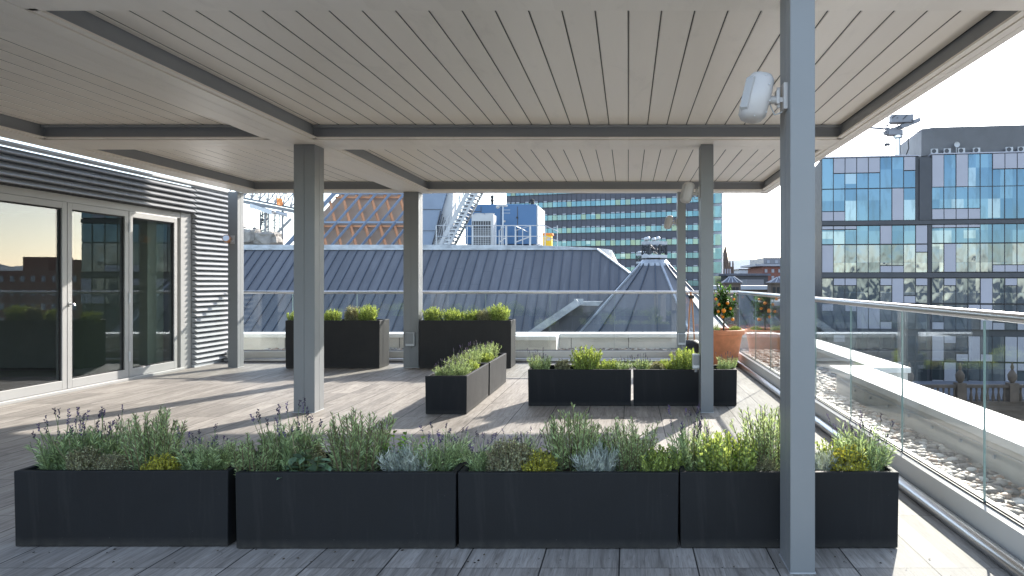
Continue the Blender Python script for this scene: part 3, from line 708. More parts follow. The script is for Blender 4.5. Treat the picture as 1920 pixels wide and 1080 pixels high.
def m_broad(h, r, n, seed, ll, lw, per=7):
    rnd = random.Random(seed); mb = MB()
    for k in range(n):
        a = rnd.uniform(0,6.283); q = math.sqrt(rnd.random())*r
        pts = stem_pts((q*math.cos(a)*.5,q*math.sin(a)*.5,-.02),(q/r*.6*math.cos(a),q/r*.5*math.sin(a)), h*rnd.uniform(.5,1), rnd, 4, .12)
        mb.tube(pts,.0018,4,3,False)
        for j in range(per):
            t = .25+.75*j/per; p,d = along(pts,t); o = Matrix.Rotation(rnd.uniform(0,6.283),3,d)@d.orthogonal().normalized()
            broad_leaf(mb,p,o+d*rnd.uniform(.1,.9),ll*rnd.uniform(.6,1.1),lw*rnd.uniform(.7,1.1),rnd,mi3(rnd))
    return mb
def mats(k, st='stem'): return L[k]+[M[st]]
def proto(kind, i):
    """one finished plant of each kind; the first use keeps it, later ones copy it"""
    if kind == 'rosemary':
        o = m_rosemary((.27,.25,.28)[i],.15,(66,62,74)[i],10+i).build('rosemary', mats('rosemary'))
    elif kind == 'lavender':
        o = thing('lavender',None,None)
        m_lav_leaf(.165+.02*i,.105,80,20+i).build('foliage', mats('lavender','gstem'), o)
        m_dead(.2,.11,9,120+i).build('dry_stems', M['drystem'], o)
        m_lav_stalk(.10,.195,.12,20,30+i).build('flower_stalks', [M['gstem'],M['flower'],M['flower_dk']], o)
    elif kind == 'thyme': o = m_mound(.15,.12,260,40+i,.010,.007,22).build('thyme', mats('thyme'))
    elif kind == 'golden': o = m_mound(.12,.11,200,50+i,.010,.0085,20).build('golden_thyme', mats('golden','gstem'))
    elif kind == 'silver': o = m_silver(.16,.12,95,60+i).build('curry_plant', L['silver'])
    elif kind == 'sage': o = m_broad(.12,.07,9,70+i,.075,.032,5).build('sage', mats('sage','gstem'))
    elif kind == 'lime': o = m_broad(.18,.08,26,80+i,.034,.026,7).build('lemon_balm', mats('lime','gstem'))
    elif kind == 'bush': o = m_rosemary(.30,.21,105,90+i,.030,.010,46).build('herb_bush', mats('bush','gstem'))
    elif kind == 'low': o = m_rosemary(.19,.22,110,95+i,.024,.010,30).build('ground_herb', mats('bush','gstem'))
    return o
CAT = {'rosemary':'rosemary','lavender':'lavender','thyme':'thyme','golden':'golden thyme','silver':'curry plant','sage':'sage','lime':'lemon balm','bush':'bush','low':'herb'}
protos = {}
prnd = random.Random(77)
def plant(kind, x, y, z, s=1.0, label='', var=0, sx=1.0, zs=1.0, group=None):
    key = (kind,var)
    if key not in protos: o = protos[key] = proto(kind,var)
    else: o = copy_tree(protos[key])
    o.location = (x,y,z-.045); o.rotation_euler = (0,0,prnd.uniform(0,6.283)); o.scale = (s*sx,s*sx,s*zs)
    o['label'] = label; o['category'] = CAT[kind]
    o['group'] = group or {'rosemary':'rosemary plants','lavender':'lavender plants','thyme':'grey thyme cushions','golden':'golden thyme cushions','silver':'silver curry plants','sage':'sage','lime':'bright leafy herbs','bush':'bushy green herbs','low':'low green herbs'}[kind]
    return o
def fx(px, d=3.38): return (px-1178)*d/1280
Y0 = 3.39
FR = 'front row'
for (k,px,s,zs,v,dy,lab) in [
 ('lavender',105,1.1,1.15,0,0,'tall lavender with dark flower heads at the left end of the leftmost front planter'),
 ('thyme',180,.85,1.0,0,-.03,'grey green thyme cushion between lavender and rosemary in the leftmost front planter'),
 ('lavender',165,1.0,1.15,1,.08,'lavender with dark heads behind the grey thyme in the leftmost front planter'),
 ('rosemary',278,1.0,1.12,0,.03,'upright rosemary in the middle of the leftmost front planter'),
 ('golden',322,.85,.95,0,-.09,'small olive gold thyme at the foot of the leftmost rosemary'),
 ('lavender',385,1.0,.85,1,0,'loose lavender spilling over the right end of the leftmost front planter'),
 ('thyme',232,.7,.95,1,-.05,'small grey thyme tuft left of the leftmost rosemary'),
 ('rosemary',492,.9,.85,1,-.06,'short rosemary at the left end of the sage planter'),
 ('lavender',535,1.15,1.2,0,.05,'tallest lavender with dark spikes at the left of the sage planter'),
 ('thyme',565,.8,1.1,1,.05,'grey thyme behind the broad sage leaves'),
 ('sage',590,1.0,1.0,0,-.11,'grey green sage with broad leaves at the rim of the second front planter'),
 ('rosemary',668,1.08,1.0,2,0,'wide rosemary between sage and silver curry plant'),
 ('lime',735,.9,1.0,0,.08,'bright green leafy herb behind the silver plant in the sage planter'),
 ('silver',772,1.0,.95,0,-.07,'silver curry plant left of the lavender in the second front planter'),
 ('lavender',828,.95,1.0,2,0,'lavender with purple tips at the right end of the second front planter'),
 ('lavender',912,.85,.95,0,-.04,'pale leaved lavender at the left end of the middle front planter'),
 ('thyme',962,1.05,1.05,0,-.05,'grey thyme cushion between lavender and golden thyme'),
 ('lavender',975,.8,.95,2,.1,'thin lavender behind the grey thyme of the middle front planter'),
 ('golden',1015,1.0,.95,1,-.09,'bright golden thyme in the middle front planter'),
 ('rosemary',1075,1.05,1.12,1,.03,'tallest upright rosemary in the middle front planter'),
 ('lime',1130,.8,1.15,1,.12,'bright leafy herb behind the silver plant in the middle front planter'),
 ('silver',1122,1.05,1.05,1,-.08,'silver curry plant in the middle front planter'),
 ('rosemary',1182,.95,.95,2,0,'dark rosemary right of the silver plant in the middle front planter'),
 ('low',1236,.75,.9,0,-.06,'low sunlit herb at the seam between the two right front planters'),
 ('lavender',1302,1.05,1.15,1,.02,'sunlit lavender with tall pale spikes left of the golden herbs'),
 ('low',1362,.95,1.0,1,-.02,'low yellow green herb beside the sunlit lavender in the rightmost front planter'),
 ('lime',1385,.75,.85,1,.08,'small bright leafy herb beside the right rosemary'),
 ('rosemary',1448,1.08,1.12,0,.02,'sunlit rosemary just left of the tall near post'),
 ('thyme',1425,.7,.8,1,-.1,'low grey thyme at the foot of the sunlit rosemary'),
 ('silver',1553,.85,.9,0,-.06,'small silver plant just right of the tall near post'),
 ('golden',1585,1.1,1.05,0,-.06,'golden thyme between silver plant and lavender at the right end'),
 ('lavender',1625,1.05,1.1,2,0,'lavender at the right end of the front row'),
 ('low',1600,.7,1.0,0,.1,'low herb behind the golden thyme at the right end')]:
    x = fx(px); zs *= .98 if k == 'rosemary' else 1.0; b_ = 1.22 if k == 'rosemary' else 1.12 if k == 'lavender' else (.98 if k == 'silver' else 1.25)
    if k in ('thyme','golden','silver','sage') and dy < 0: dy = -.08 if k != 'silver' else -.04
    plant(k, max(-2.78,min(1.16,x)), Y0+dy, FZ, s*b_, lab, v, 1.0, zs)
# pair running away
for i,(k,yy,s,zs,v,dx,lab) in enumerate([
 ('lavender',6.6,.95,.95,0,-.05,'lavender at the near end of the planter pair running away'),
 ('lavender',6.72,.9,1.05,2,.08,'second lavender from the near end of the planter pair running away'),
 ('lavender',7.0,.95,1.15,1,-.04,'lavender with purple spikes midway along the nearer running planter'),
 ('bush',7.05,.6,.85,0,.08,'small bright bush near the middle of the nearer running planter'),
 ('rosemary',7.3,.9,1.0,1,0,'rosemary at the far end of the nearer running planter'),
 ('lavender',7.65,1.0,1.25,0,-.03,'tallest lavender at the near end of the farther running planter'),
 ('low',7.85,.8,1.0,0,.06,'low pale herb in the farther running planter'),
 ('lavender',8.05,1.0,1.15,2,0,'lavender midway along the farther running planter'),
 ('rosemary',8.35,.9,1.0,0,.03,'rosemary at the far end of the farther running planter')]):
    plant(k, -1.72+dx, yy, FZ, s, lab, v, 1, zs)
# middle pair
for (k,px,s,zs,v,dy,lab) in [
 ('lavender',1012,1.05,1.0,1,0,'lavender with dark spikes at the left end of the middle row'),
 ('thyme',1055,1.15,.9,0,-.03,'silvery thyme beside the left lavender of the middle row'),
 ('bush',1098,1.0,1.0,1,0,'tall bright bush in the left planter of the middle row'),
 ('low',1138,.85,.95,0,0,'low golden green herb right of the bright bush in the middle row'),
 ('lavender',1168,.85,.85,2,0,'lavender at the right end of the left middle row planter'),
 ('lavender',1203,.9,.95,0,.03,'lavender just right of the gap in the middle row'),
 ('thyme',1232,1.0,.85,1,-.02,'silvery thyme in the right planter of the middle row'),
 ('low',1250,.7,1.05,1,.05,'low herb left of the tall right bush in the middle row'),
 ('bush',1283,.95,1.0,0,0,'tall bright bush left of the slim post in the middle row'),
 ('low',1318,.7,.9,0,0,'low herb right beside the slim post'),
 ('lavender',1362,.9,1.0,1,0,'lavender at the right end of the middle row, right of the slim post')]:
    plant(k, fx(px,7.07), 7.07+dy, FZ+.01, s, lab, v, 1, zs)
for (k,px,s,zs,v,dy,lab) in [
 ('low',556,.95,1.0,0,0,'low herb at the far left end of the tall trough behind the wide post'),
 ('low',622,.9,1.15,1,0,'yellow green herb right beside the wide post in the left tall trough'),
 ('thyme',660,1.5,1.1,0,0,'grey green cushion in the middle of the left tall trough'),
 ('bush',690,.95,.98,0,0,'round bush at the right end of the left tall trough'),
 ('bush',812,.95,.85,1,0,'bush at the left end of the right tall trough'),
 ('low',850,1.0,1.1,1,0,'low herb left of centre in the right tall trough'),
 ('low',885,.9,1.2,0,0,'low herb in the middle of the right tall trough'),
 ('thyme',908,1.3,1.0,1,-.03,'grey green cushion in the right tall trough'),
 ('bush',935,1.0,.98,0,0,'bush at the right end of the right tall trough')]:
    plant(k, fx(px,10.08), 10.08+dy, .695, s, lab, v, 1, zs*(1.12 if k=='bush' else 1.2))

# ---------------------------------------------------------------- orange tree in terracotta pot
pot = thing('plant_pot', 'large terracotta pot with rolled rim at the far right corner of the terrace', 'pot', (1.42,10.2,0))
MB().lathe([(.001,.002),(.19,.002),(.2,.02),(.275,.44),(.285,.455),(.288,.47),(.315,.475),(.325,.5),(.32,.54),(.3,.55),(.278,.545),(.27,.5),(.001,.5)], n=48).build('body', M['terracotta'], pot, smooth=True)
MB().lathe([(.001,.505),(.269,.505)], n=24).build('soil', M['soil'], pot)
ot = thing('orange_tree', 'small citrus tree with ripe oranges growing in the terracotta pot', 'tree', (1.42,10.2,.5))
rnd = random.Random(5); tk = MB(); cr = MB()
tp = [Vector((0,0,0)),Vector((.01,0,.15)),Vector((-.005,.01,.3)),Vector((0,0,.42))]; tk.tube(tp,[.014,.012,.011,.009],8)
tips = []
for k in range(60):
    a = rnd.uniform(0,6.28); el = rnd.uniform(-.4,1.4); b = tp[2].lerp(tp[3],rnd.random()); ln = rnd.uniform(.14,.33)
    d = Vector((math.cos(a)*math.cos(el)*.75,math.sin(a)*math.cos(el)*.75,math.sin(el)*1.1)); e = b+d*ln; mdl = b.lerp(e,.5)+Vector((rnd.uniform(-.02,.02),rnd.uniform(-.02,.02),.01))
    tk.tube([b,mdl,e],[.005,.0035,.002],5)
    for j in range(16):
        t = rnd.uniform(.25,1.05); p = b.lerp(e,t); q = Vector((rnd.gauss(0,1),rnd.gauss(0,1),rnd.gauss(.2,1))).normalized()
        broad_leaf(cr,p,q+d*.4,rnd.uniform(.05,.075),rnd.uniform(.024,.034),rnd,mi3(rnd))
    tips.append(b.lerp(e,.9))
tk.build('trunk', M['bark'], ot, smooth=True); cr.build('crown', L['citrus'], ot)
for i,(dx,dz,s) in enumerate([(-.08,.42,.024),(.04,.44,.024),(-.02,.33,.034),(.12,.2,.026),(-.03,.24,.024),(-.1,.32,.022),(.09,.36,.022),(-.13,.5,.022),(.13,.5,.02)]):
    f = MB().ball((0,0,0), s, 14); o = f.build('orange', M['fruit'], ot, smooth=True); o.location = (dx,-.13-.03*(i%3),dz)
un = plant('low', 1.58,10.1,.55,.6,'small green underplanting at the right side of the terracotta pot',1)
un = plant('lavender', 1.27,10.1,.55,.7,'thin grey green herb at the left side of the terracotta pot',2)

# window cleaning gear in the corner
t = thing('tripod_stand', 'folded slim stand with black clamp leaning by the back right post', 'stand', (.95,10.35,0))
MB().tube([(-.06,0,.25),(.0,.02,1.06)],.011,8).tube([(.06,0,.25),(.015,.02,1.06)],.011,8).tube([(0,.02,1.04),(0,.02,1.1)],.016,8).build('pole', M['copper'], t, smooth=True)
MB().box((-.03,-.01,1.0),(.05,.05,1.05)).build('clamp', M['black'], t, bevel=.006)
k = MB(); k.lathe([(.001,0),(.17,.01),(.2,.12),(.17,.3),(.1,.37),(.001,.38)], n=20); k.build('base_bag', M['black'], t, smooth=True)
#@@BACKGROUND
# ---------------------------------------------------------------- neighbouring zinc roof
zr = thing('zinc_roof_building', 'building with blue grey standing seam zinc roof just beyond the back balustrade', 'building')
TY, TZ, BY = 30.0, 2.68, 24.6; SL = math.tan(R(39)); BZ = TZ-(TY-BY)*SL
HX = -1.36; HB = HX+(TY-BY)*1.08
rf = MB(); rf.add([(-34,BY,BZ),(HB,BY,BZ),(HX,TY,TZ),(-34,TY,TZ),(-34,BY,BZ-.2),(HB,BY,BZ-.2),(HX,TY,TZ-.2),(-34,TY,TZ-.2)],[(0,1,2,3),(4,7,6,5),(0,4,5,1),(2,6,7,3),(1,5,6,2)])
rf.add([(HB,BY,BZ-.004),(HB+.2,BY+8,BZ-.004),(HX+.1,TY+5,TZ),(HX,TY,TZ-.004)],[(0,1,2,3)])
rf.build('roof', M['zinc'], zr)
sm = MB(); x = -33.6
while x < HB:
    y1 = TY if x < HX else TY-(x-HX)/1.08
    if y1-BY > .2: sm.obox((x,BY,BZ+.02),(x,y1,TZ-(TY-y1)*SL+.02),.035,.05)
    x += .41
sm.build('roof_seams', M['zincseam'], zr)
MB().obox((HX,TY,TZ+.03),(HB,BY,BZ+.03),.16,.05).obox((-34,TY,TZ+.02),(HX,TY,TZ+.02),.16,.07).build('ridge_flashing', M['zincedge'], zr)
# curved upstand that follows the plant deck edge
uz = MB(); vs=[]; pr = [(-34,30.7)]+[(x,30.7) for x in np.linspace(-32,-7,12)]+[(-7+6.2*math.sin(t),36.9-6.2*math.cos(t)) for t in np.linspace(.1,1.45,12)]
for (a,b) in pr: vs += [(a,b,2.3),(a,b,2.93),(a,b+.35,2.95)]
uz.add(vs,[f for i in range(len(pr)-1) for f in ((i*3,i*3+3,i*3+4,i*3+1),(i*3+1,i*3+4,i*3+5,i*3+2))]); uz.build('upstand', M['zincedge'], zr)
dkp = [(a,b+.3,2.9) for a,b in pr]+[(-.85,60,2.9),(-34,60,2.9)]
MB().prism(dkp,(0,0,-.3)).build('plant_deck', M['galv'], zr)
MB().box((-34,BY+.6,-30),(3,56,BZ-.3)).box((-34,31.5,-5),(-7,56,2.5)).build('wall', M['darkmetal'], zr)
# sloped flashing and small flat roof beside the cone
fl = MB(); fl.obox(P(975,640,22),P(1085,566,22),.35,.22); fl.obox(P(1085,566,22),P(1085,566,25),.3,.2); fl.obox(P(1085,569,22.3),P(1240,569,22.3),.3,.14)
fl.build('valley_flashing', M['zincedge'], zr)
fl = MB(); a,b,c_ = P(985,640,22.2),P(1085,570,22.2),P(1085,660,22.2); fl.prism([a,b,P(1240,570,22.2),P(1240,680,22.2),P(985,680,22.2)],(0,2,0)); fl.build('dormer_wall', M['zinc'], zr)
fl = MB(); fl.box((-6,21.5,-2.4),(5.2,24.8,-2.2)); fl.build('lower_roof', M['zincedge'], zr)

# ---------------------------------------------------------------- conical turret with iron crown
def crown(parent, c, z0, r, s=1.0, digit=True):
    n = 8; cx,cy = c
    MB().lathe([(r*1.02,0),(r*1.05,0),(r*1.05,.1*s),(r*.9,.1*s)],(cx,cy,z0),n,0,math.pi/8).lathe([(r*1.02,.43*s),(r*1.06,.43*s),(r*1.06,.53*s),(r*.9,.53*s)],(cx,cy,z0),n,0,math.pi/8).build('crown_ring', M['zincedge'], parent)
    sw = MB()
    for k in range(n):
        a0 = math.pi/8+2*math.pi*k/n; a1 = a0+2*math.pi/n
        A = Vector((cx+r*math.cos(a0),cy+r*math.sin(a0),z0+.1*s)); B = Vector((cx+r*math.cos(a1),cy+r*math.sin(a1),z0+.1*s)); H = Vector((0,0,.33*s)); u = (B-A)
        sw.tube([A,A+H],.03*s,5); sw.tube([A,B+H],.018*s,4); sw.tube([B,A+H],.018*s,4)
        mid = A+u*.5+H*.5
        for (ox,oz,rr,t0,t1) in ((0,.06,.07,0,6.283),) if True else ():
            sw.tube([mid+u.normalized()*(ox+rr*math.cos(t))*s+Vector((0,0,(oz+rr*math.sin(t))*s)) for t in np.linspace(t0,t1,13)],.015*s,5)
        sw.tube([mid+u.normalized()*(.07*math.cos(t) - (.02*(-t) if t<0 else 0)*.6)*s+Vector((0,0,(.06+.16*math.sin(t) if t<0 else .06)*s)) for t in np.linspace(0,-2.3,9)],.015*s,5)
        for q in (.14,.86):
            m2 = A+u*q+H*.5; sw.tube([m2+u.normalized()*(.045*math.cos(t))*s+Vector((0,0,(.045*math.sin(t)+.04)*s)) for t in np.linspace(0,5,9)],.01*s,4)
    sw.build('scrollwork', M['darkmetal'] if r < 0 else M['iron'], parent)
    bl_ = MB()
    for k in (4.5,6.0,1.5,3.0): 
        a = 2*math.pi*k/n+math.pi/8; bl_.ball((cx+r*.7*math.cos(a),cy+r*.7*math.sin(a),z0+.62*s),.07*s,10)
        bl_.tube([(cx+r*.7*math.cos(a),cy+r*.7*math.sin(a),z0+.5*s),(cx+r*.7*math.cos(a),cy+r*.7*math.sin(a),z0+.6*s)],.02*s,6)
    bl_.build('finial_ball', M['galv'], parent, smooth=True)
    MB().lathe([(r*.55,-.16*s),(r*.55,.02*s)],(cx,cy,z0),8).build('neck', M['darkmetal'], parent)
ct = thing('turret', 'conical ribbed zinc turret topped by an octagonal crown of white iron scrolls', 'turret', (0,0,0))
cx,cy = .84,22.0
MB().lathe([(3.6,-1.55),(2.55,-.36),(1.27,.99),(.47,1.83)],(cx,cy,0),16).build('cone_roof', M['zinc'], ct)
rb = MB(); rs = MB()
for k in range(16):
    a = 2*math.pi*k/16; r_ = [Vector((cx+q*math.cos(a),cy+q*math.sin(a),z)) for q,z in ((3.6,-1.53),(2.55,-.34),(1.27,1.01),(.47,1.85))]
    big = k%4==1
    if big: rb = MB()
    for i in range(3): (rb if big else rs).obox(r_[i],r_[i+1],.07 if big else .035,.07 if big else .045)
    if big: rb.build('rib', M['zincedge'], ct)
rs.build('seams', M['zincseam'], ct)
MB().lathe([(.53,1.74),(.5,1.86),(.43,1.93),(.40,1.97)],(cx,cy,0),24).build('collar', M['zincedge'], ct)
MB().lathe([(3.35,-1.05),(3.55,-1.05),(3.6,-1.3),(3.55,-1.55),(3.3,-1.55)],(cx,cy-.3,0),40).build('gutter', M['zincedge'], ct)
MB().lathe([(3.3,-9),(3.3,-1.5)],(cx,cy,0),32).build('drum', M['render'], ct)
crown(ct,(cx,cy),2.02,.42)
c2 = thing('turret', 'second smaller zinc turret with a matching crown, half hidden behind the front one', 'turret')
crown(c2,(.63,27.0),1.98,.33,.72)
MB().lathe([(2.4,-.6),(.36,1.6),(.3,1.86)],(.63,27.0,0),24).build('cone_roof', M['zinc'], c2)

# ---------------------------------------------------------------- glass office tower (far behind)
tw = thing('office_tower', 'wide glass office tower with dark spandrel bands and teal window ribbons', 'building')
A = P(950,529,178); B = P(1334,529,162); A.z = B.z = 0
u = (B-A); WL = u.length; ang = math.atan2(u.y,u.x)
tw.location = (A.x,A.y,0); tw.rotation_euler = (0,0,ang)
MB().box((0,0,-30),(WL,5,42)).build('wall', M['tower_dark'], tw)
FP = 3.33
for k in range(-8,9):
    z = 10.35+FP*k
    if z < -18 or z > 39: continue
    wb = MB(); wb.box((.05,-.12,z),(WL-.05,-.02,z+1.25)); wb.box((.05,-.14,z+1.42),(WL-.05,-.02,z+1.7)) if False else None
    o = wb.build('window_band', M['tower_win'], tw)
    ml = MB(); n = int(WL/1.3)
    for i in range(n+1): ml.box((i*1.3-.045,-.2,z-.05),(i*1.3+.045,-.121,z+1.8))
    ml.box((.05,-.2,z-.12),(WL-.05,-.121,z-.052)); ml.build('mullion', M['darkframe'], o)
    vt = MB()
    rnd = random.Random(k)
    for i in range(n):
        if i%2==0 or rnd.random()<.3: vt.box((i*1.3+.18,-.17,z+1.33),(i*1.3+1.12,-.06,z+1.62))
    vt.build('vent_pane', M['palegrey'], o)
    sp = MB()
    for i in range(n+1): sp.box((i*1.3-.03,-.08,z+1.85),(i*1.3+.03,-.001,z+3.2))
    sp.build('spandrel_joint', M['darkmetal'], tw)
# glazed stair end
for k in range(-8,9):
    z = 10.1+FP*k
    if z < -18 or z > 39: continue
    MB().box((WL+.05,1,z),(WL+2.2,1.1,z+2.6)).build('stair_window', M['tower_win'], tw)
MB().box((WL+.001,1.2,-30),(WL+2.3,3,41)).build('stair_core', M['palegrey'], tw)
MB().box((-1,-.5,42),(WL+1,6,43)).build('roof', M['darkmetal'], tw)

# ---------------------------------------------------------------- right hand office block
ob = thing('office_block', 'modern office block with patchwork of pale panels and blue reflecting glass, on the right', 'building')
A = P(1541,529,83); B = P(1920,529,80); A.z=B.z=0; u=B-A; ang = math.atan2(u.y,u.x)
ob.location = (A.x,A.y,0); ob.rotation_euler = (0,0,ang); OW = 27.5
zz = lambda y8: 1.25+(529-(200+y8/2.7))*.0638      # heights read from the photo
CWp = 1.362
MB().box((0,.25,-30),(OW,24,zz(252))).build('wall', M['darkmetal'], ob)
def grid(z0, z1, x0, pat, name_seed, win, wav=False):
    """pat: per column 'W' full window, 'P' full panel, number<0 panel on top part, >0 panel on the bottom part"""
    fm = MB(); h = z1-z0; g = .05; cols = []
    for i,pc in enumerate(pat):
        a = x0+i*CWp+g; b = min(x0+(i+1)*CWp-g, OW)
        if a > OW: break
        if pc == 'W': wr, pr2 = (z0+g,z1-g), None
        elif pc == 'P': wr, pr2 = None, (z0+g,z1-g)
        elif pc < 0: pr2 = (z1-h*(-pc)+g,z1-g); wr = (z0+g,z1-h*(-pc)-g)
        else: pr2 = (z0+g,z0+h*pc-g); wr = (z0+h*pc+g,z1-g)
        cols.append((a,b,wr,pr2)); fm.box((a-2*g+.01,-.0,z0),(a-.012,.24,z1))
    fm.box((x0,.0,z0-.03),(min(x0+len(pat)*CWp,OW),.24,z0+.03))
    for which,nm,mat_,ya,yb in ((2,'window_band',win,.05,.12),(3,'cladding_panel',M['panel'],-.03,.2)):
        i = 0
        while i < len(cols):
            if cols[i][which] is None: i += 1; continue
            j = i; mb = MB()
            while j < len(cols) and cols[j][which] is not None:
                a,b,*_ = cols[j]; q0,q1 = cols[j][which]
                mb.box((a,ya,q0),(b,yb,q1)); j += 1
            mb.build(nm, mat_, ob); i = j
    fm.build('window_frames', M['darkframe'], ob)
XL = 1.1-1.362; XR = (595-57)*.0638/2.7*1.0+.05
XR = 12.85; XL2 = .2
W='W';Pn='P'
hi = M['office_hi']; lo = M['office_lo']
grid(zz(410),zz(252), .0, [W,-.5,-.5,-.5,-.5,W,W,-.45], 1, hi)
grid(zz(575),zz(411), .0, [.3,.3,W,W,W,W,Pn,W], 2, hi)
grid(zz(410),zz(246), 12.75, [Pn,W,Pn,W,W,-.48,-.48,-.48,-.48,W,W], 3, hi)
grid(zz(573),zz(409), 12.75, [.33,.33,.33,.33,W,W,W,W,W,.3,W], 4, hi)
grid(zz(695),zz(600), .0, [-.2,-.2,-.2,W,W,Pn,W,W,Pn], 5, hi)
grid(zz(840),zz(697), .0, [Pn,W,W,W,W,.25,.25,W,-.28], 6, lo)
grid(zz(692),zz(598), 12.75, [-.18,-.18,-.18,-.18,W,W,W,W,W,W,W], 7, hi)
grid(zz(838),zz(694), 12.75, [W,Pn,W,W,W,.25,.25,.25,.25,W,W], 8, lo)
rnd = random.Random(3); z1 = zz(868)
for k in range(6):
    z0 = z1-3.0
    for x0,n in ((0,9),(12.75,11)):
        pat = [rnd.choice([W,W,W,Pn,-.3,.3,W]) for _ in range(n)]; grid(z0,z1,x0,pat,20+k,lo)
    z1 = z0-(.75 if k%2 else .12)
fr = MB(); fr.box((11.35,-.0,zz(575)),(12.7,.2,zz(262))).box((0,-.12,zz(597)),(OW,.2,zz(577))).box((0,-.12,zz(865)),(OW,.2,zz(842))).box((12.3,.0,zz(840)),(12.7,.2,zz(600))); fr.build('band', M['darkmetal'], ob)
MB().box((-.1,-.1,zz(251)),(11.3,2,zz(246))).box((12.7,-.1,zz(245)),(OW+.1,2,zz(239))).build('coping', M['panel'], ob)
hr = MB()
for i in range(12): hr.tube([(.5+i*.9,.6,zz(250)),(.5+i*.9,.6,zz(238))],.03,5)
hr.tube([(.5,.6,zz(239)),(10.4,.6,zz(239))],.03,5); hr.build('roof_handrail', M['galv'], ob)
# plant room
pr_ = MB(); zt0,zt1 = zz(240),zz(100)
pr_.prism([(12.0,1.6,zt0),(13.2,.9,zt0),(24.0,.9,zt0),(24.0,14,zt0),(12.0,14,zt0)],(0,0,zt1-zt0)); pr_.build('plant_room', M['plant_louvre'], ob, fixn=True)
lv = MB()
for i in range(26):
    z = zt0+(zt1-zt0)*i/26
    lv.obox((13.2,.86,z+.03),(24.0,.86,z+.03),.08,.04); lv.obox((12.0,1.56,z+.03),(13.2,.86,z+.03),.08,.04)
lv.build('plant_room_louvres', M['plant_louvre2'], ob)
MB().box((24.3,.9,zt0),(27.3,12,zt1-.1)).build('stair_tower', M['panel'], ob)
def ac(parentless_label, x, y, z, s=1.0, rz=0):
    t = thing('air_conditioner', parentless_label, 'air conditioner', (x,y,z), rz, 'air conditioning units on the office roof')
    MB().box((-.45*s,-.18*s,.08),(.45*s,.18*s,.78*s)).build('case', M['whitesteel'], t, bevel=.02)
    g = MB().lathe([(.001,0),(.27*s,0),(.29*s,.02),(.27*s,.03)],(0,0,0),18).xf(Matrix.Translation((-.1*s,-.185*s,.43*s))@Matrix.Rotation(math.pi/2,4,'X')); g.build('fan', M['darkmetal'], t)
    MB().box((-.4*s,-.15*s,0),(-.3*s,.15*s,.08)).box((.3*s,-.15*s,0),(.4*s,.15*s,.08)).build('foot', M['darkmetal'], t)
def onob(x,y,z): return ob.matrix_basis @ Vector((x,y,z))
for i,(xx,nm) in enumerate([(13.1,'first air conditioning unit from the left at the foot of the plant room'),(14.55,'second air conditioning unit from the left at the foot of the plant room'),(16.15,'third air conditioning unit from the left at the foot of the plant room'),(17.85,'fourth air conditioning unit from the left at the foot of the plant room'),(21.5,'air conditioning unit near the right end of the plant room, left of the last'),(22.8,'last air conditioning unit at the right end of the plant room')]):
    v = onob(xx,.25,zz(243)); ac(nm, v.x, v.y, v.z, .85, ang)
# rooftop cleaning crane
v = onob(9.6,3,zz(250)); t = thing('roof_crane', 'grey rooftop maintenance crane on a thick mast above the right office block', 'crane', v, ang)
m_ = MB(); m_.tube([(0,0,0),(0,0,3.1)],.33,16); m_.lathe([(.34,0),(.5,.1),(.5,.4),(.34,.5)],(0,0,0),16).lathe([(.34,2.7),(.55,2.8),(.55,3.1),(.2,3.2)],(0,0,0),16); m_.build('mast', M['steel'], t, smooth=True)
m_ = MB(); m_.box((-.9,-.7,4.6),(1.7,.7,5.6)); m_.obox((-1.6,0,3.4),(2.6,0,5.0),.8,.5); m_.obox((-3.4,0,4.2),(-.8,0,3.9),.25,.25); m_.box((-1.2,-.6,3.1),(.5,.6,3.7)); m_.build('boom', M['plant_louvre'], t, bevel=.05)
m_ = MB(); rnd = random.Random(8)
for i in range(26):
    a = Vector((rnd.uniform(-1.8,2.4),rnd.choice((-.75,.75)),rnd.uniform(3,5.4))); m_.tube([a,a+Vector((rnd.uniform(-.8,.8),0,rnd.uniform(-.7,.7)))],.05,5)
m_.build('rigging', M['darkmetal'], t)
m_ = MB(); m_.tube([(.5,0,3.2),(1.2,0,2.9),(1.3,0,1.5),(.9,0,.4),(.4,0,.2)],.06,6); m_.build('hose', M['black'], t)
m_ = MB()
for dx in (-1.75,-1.35): m_.tube([(dx,0,0),(dx,0,4.8)],.04,5)
for k in range(15): m_.tube([(-1.75,0,.3+k*.3),(-1.35,0,.3+k*.3)],.025,4)
m_.build('ladder', M['whitesteel'], t)
# small roof things
v = onob(7.9,.7,zz(248)); t = thing('roof_camera', 'small camera on a thin pole on the right office roof, left of the crane', 'camera', v)
MB().tube([(0,0,0),(0,0,1.5)],.06,6).build('pole', M['darkmetal'], t); MB().box((-.25,-.15,1.4),(.2,.15,1.7)).ball((-.3,0,1.5),.2,8).build('head', M['darkmetal'], t)
v = onob(15.6,.3,zz(243)); t = thing('satellite_dish', 'small satellite dish among the air conditioning units', 'dish', v)
MB().lathe([(.001,0),(.2,.03),(.34,.1)],(0,0,0),16).xf(Matrix.Translation((0,-.1,1.1))@Matrix.Rotation(math.pi/2,4,'X')).build('bowl', M['whitesteel'], t); MB().tube([(0,0,0),(0,0,1.1)],.04,6).build('pole', M['galv'], t)

